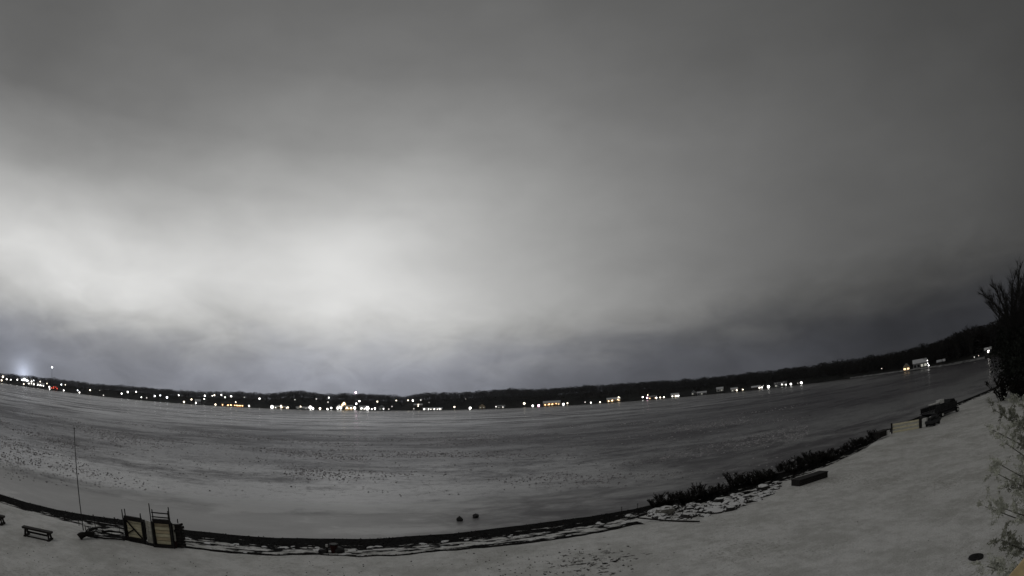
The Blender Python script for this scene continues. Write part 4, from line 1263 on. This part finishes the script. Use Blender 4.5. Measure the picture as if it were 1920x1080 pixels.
for x, s in ((L * .42, -1), (L * .42, 1), (-L * .2, -1), (-L * .2, 1)):
    w = MB().tube([(x, s * 1.25 - .12, .38), (x, s * 1.25 + .12, .38)], [.38, .38], 16).build('wheel', M['rubber'], root)
    MB().tube([(x, s * 1.25 - .15, .38), (x, s * 1.25 + .15, .38)], [.19, .19], 12).build('hub', M['white_paint'], w)
MB().box((0, 0, .2), (L * .9, .2, .14)).build('trailer_beam', M['metal_dark'], root)

# ---- round lid on the lawn
g = P(1830, 1045.5, .02); root = empty('round_lid', g); tag(root, 'round black lid lying on the snow at lower right', 'lid')
MB().tube([(0, 0, 0), (0, 0, .05)], [.31, .30], 28).build('disc', M['rubber'], root)
MB().tube([(0, 0, .03), (0, 0, .065)], [.12, .11], 16).build('boss', M['rubber'], root)
MB().tube([(-.08, 0, .06), (-.05, 0, .1), (.05, 0, .1), (.08, 0, .06)], [.012] * 4, 5).build('handle', M['rubber'], root)

# ------------------------------------------------------------------ brush along the water at right
def shrub_mb(seed, h=1.0, w=1.0, stems=18, sprays=700):
    rr = random.Random(seed); st, tw = MB(), MB()
    for k in range(stems):
        g = rr.uniform(0, 6.28); r0 = rr.uniform(0, .25) * w; r1 = rr.uniform(.3, 1.0) * w
        p0 = Vector((math.cos(g) * r0, math.sin(g) * r0, -.05)); p2 = Vector((math.cos(g) * r1, math.sin(g) * r1, h * rr.uniform(.55, 1.05)))
        p1 = p0.lerp(p2, .5) + Vector((0, 0, h * .12)); st.tube([p0, p1, p2], [.02, .014, .006], 4)
        for j in range(sprays // stems):
            f = rr.uniform(.15, 1); b0 = p0.lerp(p1, f * 2) if f < .5 else p1.lerp(p2, f * 2 - 1)
            d = Vector((rr.uniform(-1, 1), rr.uniform(-1, 1), rr.uniform(-.1, 1))).normalized() * rr.uniform(.10, .30) * h
            s = d.cross(Vector((rr.uniform(-1, 1), rr.uniform(-1, 1), 1))).normalized() * rr.uniform(.012, .045)
            tw.tri(b0 - s, b0 + s, b0 + d)
    return st, tw


protos = []
for k in range(4):
    st, tw = shrub_mb(100 + k); protos.append((st.mesh('stems', M['twig']), tw.mesh('twigs', M['brush'])))
px = 1222.0; i = 0
while px < 1648:
    e0, b0 = interp(px, EDGE), interp(px, BEACH)
    f = rnd.uniform(-.25, .85); y = e0 + (b0 - e0) * f
    z = WATER + .38 * max(0, f)
    g = P(px, y, z); d = Vector((g.x, g.y)).length
    hh = (17 if px < 1300 else 20 if px < 1560 else 13) * d / F_PX * rnd.uniform(.6, 1.2)
    hh = min(hh, 1.75)
    root = empty('shrub', g, rnd.uniform(0, 6.28)); root.scale = (hh * 1.05, hh * 1.05, hh)
    w_ = 'beside the grey boulder' if px < 1300 else 'above the snowy rubble' if px < 1450 else 'behind the dark chest' if px < 1560 else 'near the black crate'
    tag(root, f'{"taller" if hh > .85 else "low"} dark leafless shrub in the waterside brush {w_}', 'shrub', f'{"taller" if hh > .85 else "low"} shrubs {w_}')
    for nm, me in zip(('stems', 'twigs'), protos[i % 4]):
        q = bpy.data.objects.new(nm, me); COL.objects.link(q); q.parent = root; q['kind'] = 'stuff'
    i += 1; px += rnd.uniform(4.5, 8.5) * (1 if px < 1500 else .8)

# snow dusted rocks between brush and lawn
rock_me = [MB().ball((0, 0, .12), .5, 2, .55, .17).mesh('rock', M['rock']) for k in range(6)]
for k in range(210):
    px = rnd.uniform(1226, 1460); y0 = interp(px, BEACH); y1 = interp(px, LAWN)
    f = rnd.uniform(.05, 1.0) ** .8
    g = P(px, y0 + (y1 - y0) * f, -.36 + .2 * f)
    o = bpy.data.objects.new('rock', rnd.choice(rock_me)); COL.objects.link(o)
    s = rnd.choice([rnd.uniform(.2, .5), rnd.uniform(.3, .9)]); o.location = g; o.rotation_euler = (rnd.uniform(-.2, .2), rnd.uniform(-.2, .2), rnd.uniform(0, 6.28)); o.scale = (s * rnd.uniform(.8, 1.5), s, s * rnd.uniform(.7, 1.2))
    w_ = 'near the grey boulder' if px < 1300 else 'in the middle of the rubble bank' if px < 1385 else 'near the dark chest'
    tag(o, f'{"larger" if s > .65 else "small"} snow dusted rock {w_}', 'rock', f'{"larger" if s > .65 else "small"} rubble rocks {w_}')
for k in range(70):
    px = rnd.uniform(350, 1190); y0 = interp(px, BEACH); y1 = interp(px, LAWN)
    f = rnd.uniform(-.1, 1.0) ** 1
    f = f if isinstance(f, float) else .3
    g = P(px, y0 + (y1 - y0) * f, -.42 + .24 * f)
    o = bpy.data.objects.new('beach_stone', rnd.choice(rock_me)); COL.objects.link(o)
    s = rnd.uniform(.16, .42); o.location = g; o.rotation_euler = (0, 0, rnd.uniform(0, 6.28)); o.scale = (s * rnd.uniform(.9, 1.8), s, s * .55)
    w_ = 'between the dock sections and the red bucket' if px < 620 else 'right of the red bucket' if px < 900 else 'left of the fallen pole'
    tag(o, f'dark stone above the beach {w_}', 'rock', f'beach stones {w_}')

# ragged earth and turf along the bank, clods and grass tufts out on the lawn: nobody could count them
mb = MB(); rr = random.Random(21)


def clod(g, r, hgt):
    n = 7; ph = rr.uniform(0, 6.28); st_ = rr.uniform(.5, 1); c, s = math.cos(ph), math.sin(ph); b = len(mb.v)
    for k in range(n):
        q = 2 * math.pi * k / n; x, y = math.cos(q) * r * rr.uniform(.6, 1.2), math.sin(q) * r * st_ * rr.uniform(.6, 1.2)
        mb.v.append((g.x + x * c - y * s, g.y + x * s + y * c, g.z - .02))
    mb.v.append((g.x + rr.uniform(-.2, .2) * r, g.y, g.z + hgt))
    mb.f += [(b + k, b + (k + 1) % n, b + n) for k in range(n)]
    for k in range(5):
        d = Vector((rr.uniform(-1, 1), rr.uniform(-1, 1), rr.uniform(.4, 1))).normalized() * r * rr.uniform(.5, 1.0)
        p = g + Vector((rr.uniform(-.6, .6) * r, rr.uniform(-.6, .6) * r, 0)); s_ = Vector((d.y, -d.x, 0)).normalized() * .012
        mb.tri(p - s_, p + s_, p + d)


def drop(px, py, r, hgt):
    g = P(px, py); g.z = gz(g.x, g.y); clod(g, r, hgt)


for k in range(55):
    drop(rr.gauss(1105, 52), min(1085, rr.gauss(1052, 20)), rr.choice([rr.uniform(.02, .07), rr.uniform(.06, .14), rr.uniform(.10, .24)]), rr.uniform(.01, .04))
for k in range(50):
    drop(rr.gauss(1005, 70), rr.uniform(1032, 1085), rr.uniform(.02, .09), .03)
for k in range(45):
    drop(rr.uniform(10, 520), rr.uniform(1020, 1085), rr.uniform(.015, .05), .03)
for k in range(40):
    drop(rr.uniform(560, 1000), rr.uniform(1050, 1085), rr.uniform(.02, .07), .03)
for k in range(60):
    drop(rr.uniform(1250, 1800), rr.uniform(960, 1085), rr.uniform(.01, .03), .02)
for k in range(380):
    px = rr.uniform(168, 1195); g = P(px, interp(px, LAWN) - rr.uniform(-1.0, 2.5), -.06); clod(g, rr.uniform(.05, .16), .07)
o = mb.build('grass_clods', M['earth']); tag(o, 'dark clods and grass tips showing through the snow', kind='stuff')

mb = MB()
for k in range(3000):
    px = rr.uniform(2, 1210); f = rr.uniform(-.02, 1.0); y0, y1 = interp(px, EDGE), interp(px, BEACH)
    g = P(px, y0 + (y1 - y0) * f, WATER + .38 * f); r = rr.uniform(.015, .06)
    b = len(mb.v); a = rr.uniform(0, 2)
    for q in range(4): mb.v.append((g.x + math.cos(a + q * 1.57) * r * rr.uniform(.8, 1.5), g.y + math.sin(a + q * 1.57) * r, g.z - .01))
    mb.v.append((g.x, g.y, g.z + r * .8)); mb.f += [(b + q, b + (q + 1) % 4, b + 4) for q in range(4)]
o = mb.build('shore_gravel', M['pebble']); tag(o, 'dark wet gravel on the beach', kind='stuff')

# ------------------------------------------------------------------ big trees and brush at the right edge
def big_tree(g, h, seed, label, **kw):
    tr, tw = bare_tree_mb(h, seed, 6, .46, h * .026, .06, 3, n0=9, **kw)
    root = empty('bare_tree', g, kw.get('rz', 0)); tag(root, label, 'tree')
    tr.build('trunk', M['bark'], root, smooth=True); tw.build('twigs', M['twig'], root)
    return root


def big_evergreen(g, h, seed, label, w=.24):
    tr, tw = evergreen_mb(h, seed, w, 30, 34)
    root = empty('evergreen_tree', g); tag(root, label, 'tree')
    tr.build('trunk', M['bark'], root); tw.build('crown', M['ever'], root)


def gp(az_deg, d, z=0.0): return Vector((math.sin(R(az_deg)) * d, math.cos(R(az_deg)) * d, z))




def limb_tree(label):
    "an old tree with a few heavy limbs that fan out above the evergreens"
    def q(px, py, d):
        v = ray(px, py); k = d / math.hypot(v.x, v.y); return Vector((v.x * k, v.y * k, CAM_H + v.z * k))
    base = q(1905, 700, 76); base.z = 0; root = empty('bare_tree', base); tag(root, label, 'tree')
    tr, tw = MB(), MB(); rr = random.Random(4); fork = q(1900, 622, 76) - base
    tr.tube([Vector((0, 0, -.2)), fork * .5, fork], [.62, .5, .42], 9)
    for ex, ey, cx, cy, d, r in ((1847, 556, 1876, 575, 76, .27), (1866, 546, 1884, 578, 77, .26), (1880, 553, 1889, 590, 75, .22), (1899, 528, 1893, 580, 78, .27), (1911, 512, 1903, 570, 76, .33), (1858, 579, 1876, 603, 75, .17), (1925, 520, 1912, 580, 77, .3)):
        e, c = q(ex, ey, d) - base, q(cx, cy, d) - base; pts = []
        for k in range(8):
            t = k / 7; p = fork.lerp(c, t).lerp(c.lerp(e, t), t); pts.append(p + Vector((rr.uniform(-.12, .12), rr.uniform(-.12, .12), rr.uniform(-.12, .12))) * (1 if k else 0))
        tr.tube(pts, [r * (1 - .75 * k / 7) for k in range(8)], 7)
        for k in range(2, 8):
            for j in range(3 if k > 4 else 1):
                p = pts[k]; dr = ((pts[k] - pts[k - 1]).normalized() + Vector((rr.uniform(-.8, .8), rr.uniform(-.8, .8), rr.uniform(-.1, .7)))).normalized(); Lb = rr.uniform(.7, 1.7)
                m1 = p + dr * Lb * .5 + Vector((0, 0, .08)); t1 = p + dr * Lb; tr.tube([p, m1, t1], [r * .2, r * .12, .02], 4)
                for i in range(22):
                    f = rr.uniform(.2, 1.05); b0 = p.lerp(t1, f); d2 = (dr + Vector((rr.uniform(-1, 1), rr.uniform(-1, 1), rr.uniform(-.2, 1)))).normalized() * rr.uniform(.4, 1.2)
                    s_ = d2.cross(Vector((rr.uniform(-1, 1), rr.uniform(-1, 1), .3))).normalized() * .02
                    tw.quad(b0 - s_, b0 + s_, b0 + d2 + s_ * .4, b0 + d2 - s_ * .4)
    tr.build('limbs', M['bark'], root, smooth=True); tw.build('twigs', M['twig'], root)


limb_tree('old bare tree with heavy curved limbs standing at the right edge')
big_tree(gp(56.7, 72), 15.6, 9, 'bare tree half cut off by the right edge of the photo', lean=-.05)
big_tree(gp(57.5, 70), 15.0, 14, 'bare tree just outside the right edge, its limbs reaching in', lean=-.08)


def dense_tree(g, h, seed, label, w=.5):
    rr = random.Random(seed); tr, tw = MB(), MB()
    tr.tube([(0, 0, -.3), (0, 0, h * .6)], [h * .03, h * .012], 6)
    for k in range(2600):
        q = rr.uniform(0, 6.28); ph = rr.uniform(-1, 1); u = rr.random() ** .4; rad = h * w * u * math.sqrt(1 - ph * ph * .85) * (1 + .25 * math.sin(3 * q + seed) * (1 - ph))
        c = Vector((math.cos(q) * rad, math.sin(q) * rad, h * (.5 + .47 * ph * (.85 + .15 * math.sin(2 * q + seed)))))
        d = Vector((rr.uniform(-1, 1), rr.uniform(-1, 1), rr.uniform(-.4, 1))).normalized() * rr.uniform(.25, .6); s_ = d.cross(Vector((rr.uniform(-1, 1), rr.uniform(-1, 1), rr.uniform(-1, 1)))).normalized() * rr.uniform(.08, .2)
        tw.tri(c - s_, c + s_, c + d)
    root = empty('evergreen_tree', g); tag(root, label, 'tree')
    tr.build('trunk', M['bark'], root); tw.build('crown', M['ever'], root)


dense_tree(gp(57.2, 70), 8.6, 5, 'dense dark evergreen in front of the bare trees at the right edge', .33)
dense_tree(gp(60.0, 66), 10.0, 6, 'dense dark evergreen cut off by the right edge', .42)
dense_tree(gp(55.9, 84), 9.2, 8, 'smaller dense evergreen behind the tall bare tree', .32)
for k in range(9):
    g = gp(rnd.uniform(54.8, 60), rnd.uniform(64, 74)); hh = rnd.uniform(1.6, 2.8)
    root = empty('shrub', g, rnd.uniform(0, 6)); root.scale = (hh, hh, hh)
    tag(root, 'dark shrub under the evergreens at the right edge', 'shrub', 'shrubs under the evergreens at right')
    for nm, me in zip(('stems', 'twigs'), protos[k % 4]):
        q = bpy.data.objects.new(nm, me); COL.objects.link(q); q.parent = root; q['kind'] = 'stuff'
# taller trees on the shore beyond, where the bay turns
for k, (a, h, lab) in enumerate(((45.6, 17, 'first'), (47.9, 16.5, 'second'), (49.8, 18, 'third'), (51.6, 20, 'fourth'))):
    off = 14 + 3 * (k % 2); d = shore_d(a) + off; root_g = (math.sin(R(a)) * d, math.cos(R(a)) * d, far_z(a, off))
    tr, tw = bare_tree_mb(h, 300 + k, 5, .5, h * .026, .30, 3)
    root = empty('bare_tree', root_g); tag(root, f'{lab} from left of four taller bare trees over the right end of the far shore', 'tree')
    tr.build('trunk', M['bark'], root); tw.build('twigs', M['twig'], root)

# ------------------------------------------------------------------ tall shrub close by on the right
def near_shrub():
    base = gp(74, 9.6); root = empty('tall_shrub', base)
    tag(root, 'tall frosted shrub reaching in from the right edge close to the camera', 'shrub')
    rr = random.Random(33)
    ends = [((1855, 768), 11.0), ((1898, 752), 10.4), ((1852, 806), 10.2), ((1890, 782), 10.0), ((1868, 872), 9.6), ((1856, 886), 9.4), ((1893, 912), 9.3), ((1838, 950), 9.3), ((1872, 953), 9.0),
            ((1868, 1012), 8.7), ((1842, 1062), 8.5), ((1876, 1066), 8.4), ((1912, 832), 9.6), ((1910, 872), 9.3), ((1906, 800), 9.9), ((1884, 1022), 8.8), ((1915, 940), 9.0), ((1875, 830), 9.8), ((1918, 770), 10.2)]
    st = MB(); heads_ = []
    for (px, py), d in ends:
        v = ray(px + 9, py); k = d / math.hypot(v.x, v.y); e = Vector((v.x * k, v.y * k, CAM_H + v.z * k)) - base
        q = Vector((e.x * .35, e.y * .35, max(.5, e.z * .74 + rr.uniform(-.3, .1))))
        m1 = Vector((q.x * .3, q.y * .3, q.z * .5)); m2 = q.lerp(e, .5) + Vector((0, 0, .12))
        st.tube([(rr.uniform(-.1, .1), rr.uniform(-.1, .1), -.1), m1, q, m2, e], [.045, .035, .022, .012, .006], 5)
        heads_.append((e, m2, py))
    st.build('stems', M['stem'], root, smooth=True)
    for i, (e, m2, py) in enumerate(heads_):
        lf = MB(); axis = (e - m2).normalized()
        for j in range(rr.randint(17, 26)):
            t_ = 1.05 - 1.0 * rr.random() ** 1.6; p = m2.lerp(e, max(0, t_))
            d = (axis * rr.uniform(.2, 1.0) + Vector((rr.gauss(0, .7), rr.gauss(0, .7), rr.gauss(.15, .6)))).normalized() * rr.uniform(.10, .34)
            mid = p + d * .55 + Vector((rr.uniform(-.03, .03), rr.uniform(-.03, .03), rr.uniform(-.02, .04))); tip = p + d
            lf.bar(p, mid, .010, n=3, w2=.007); lf.bar(mid, tip, .007, n=3, w2=.003)
            for k in range(rr.randint(26, 50)):
                u = rr.uniform(.25, 1.05); c = p.lerp(mid, u * 2) if u < .5 else mid.lerp(tip, u * 2 - 1)
                c = c + Vector((rr.gauss(0, .018), rr.gauss(0, .018), rr.gauss(0, .018)))
                w_ = (d.normalized() + Vector((rr.gauss(0, .8), rr.gauss(0, .8), rr.gauss(0, .8)))).normalized() * rr.uniform(.025, .075)
                s_ = w_.cross(Vector((rr.uniform(-1, 1), rr.uniform(-1, 1), rr.uniform(-1, 1)))).normalized() * rr.uniform(.007, .016)
                lf.quad(c, c + w_ * .5 + s_, c + w_, c + w_ * .5 - s_)
        tag(lf.build('leaf_cluster', M['leaf' if i % 3 == 0 else 'leaf_pale'], root), kind='stuff')


near_shrub()

# ------------------------------------------------------------------ pale timber at the corner, close to the camera
def rail():
    def q(px, py, d):
        v = ray(px, py); return Vector((0, 0, CAM_H)) + v * d
    a, b = q(1866, 1096, .95), q(1934, 1019, 1.25)
    ax = (b - a).normalized(); mid = a.lerp(b, .5)
    view = (mid - Vector((0, 0, CAM_H))).normalized()
    side = ax.cross(view).normalized()
    if side.z > 0: side = -side
    dep = ax.cross(side).normalized()
    if dep.dot(view) < 0: dep = -dep
    root = empty('wooden_rail', mid); tag(root, 'pale pine rail cutting the lower right corner close to the camera', 'rail')
    for k, (s0, d0, w, t) in enumerate(((.055, .02, .09, .038), (.16, .025, .09, .038))):
        mb = MB(); c = side * s0 + dep * d0
        vs = []
        for l in (-.55, .62):
            for s, d in ((-1, -1), (1, -1), (1, 1), (-1, 1)): vs.append(tuple(c + ax * l + side * s * w / 2 + dep * d * t / 2))
        mb.v = vs; mb.f = [(0, 3, 2, 1), (4, 5, 6, 7)] + [(i, (i + 1) % 4, 4 + (i + 1) % 4, 4 + i) for i in range(4)]
        o = mb.build('board', M['pine'], root)
        bv = o.modifiers.new('edge', 'BEVEL'); bv.width = .005; bv.segments = 2
    # the post that carries it
    mb = MB(); c0 = side * .25 + dep * .08
    mb.bar(c0 + Vector((0, 0, .1)), c0 + Vector((0, 0, -2.0)), .09); mb.build('post', M['pine'], root)


rail()


# ------------------------------------------------------------------ the damp winter air over the lake
tops = [60.0]
mb = MB().box((0, 820, 33.0), (3600, 1780, 70.0))
hz = bpy.data.materials.new('thin_winter_haze'); hz.use_nodes = True
t = hz.node_tree; t.nodes.remove(t.nodes['Principled BSDF'])
pv = t.nodes.new('ShaderNodeVolumePrincipled')
pv.inputs['Color'].default_value = (.9, .92, .95, 1); pv.inputs['Density'].default_value = .00005; pv.inputs['Anisotropy'].default_value = .7
t.links.new(pv.outputs[0], t.nodes['Material Output'].inputs['Volume'])
o = mb.build('haze', hz); tag(o, 'thin pale winter haze over the lake', kind='stuff')
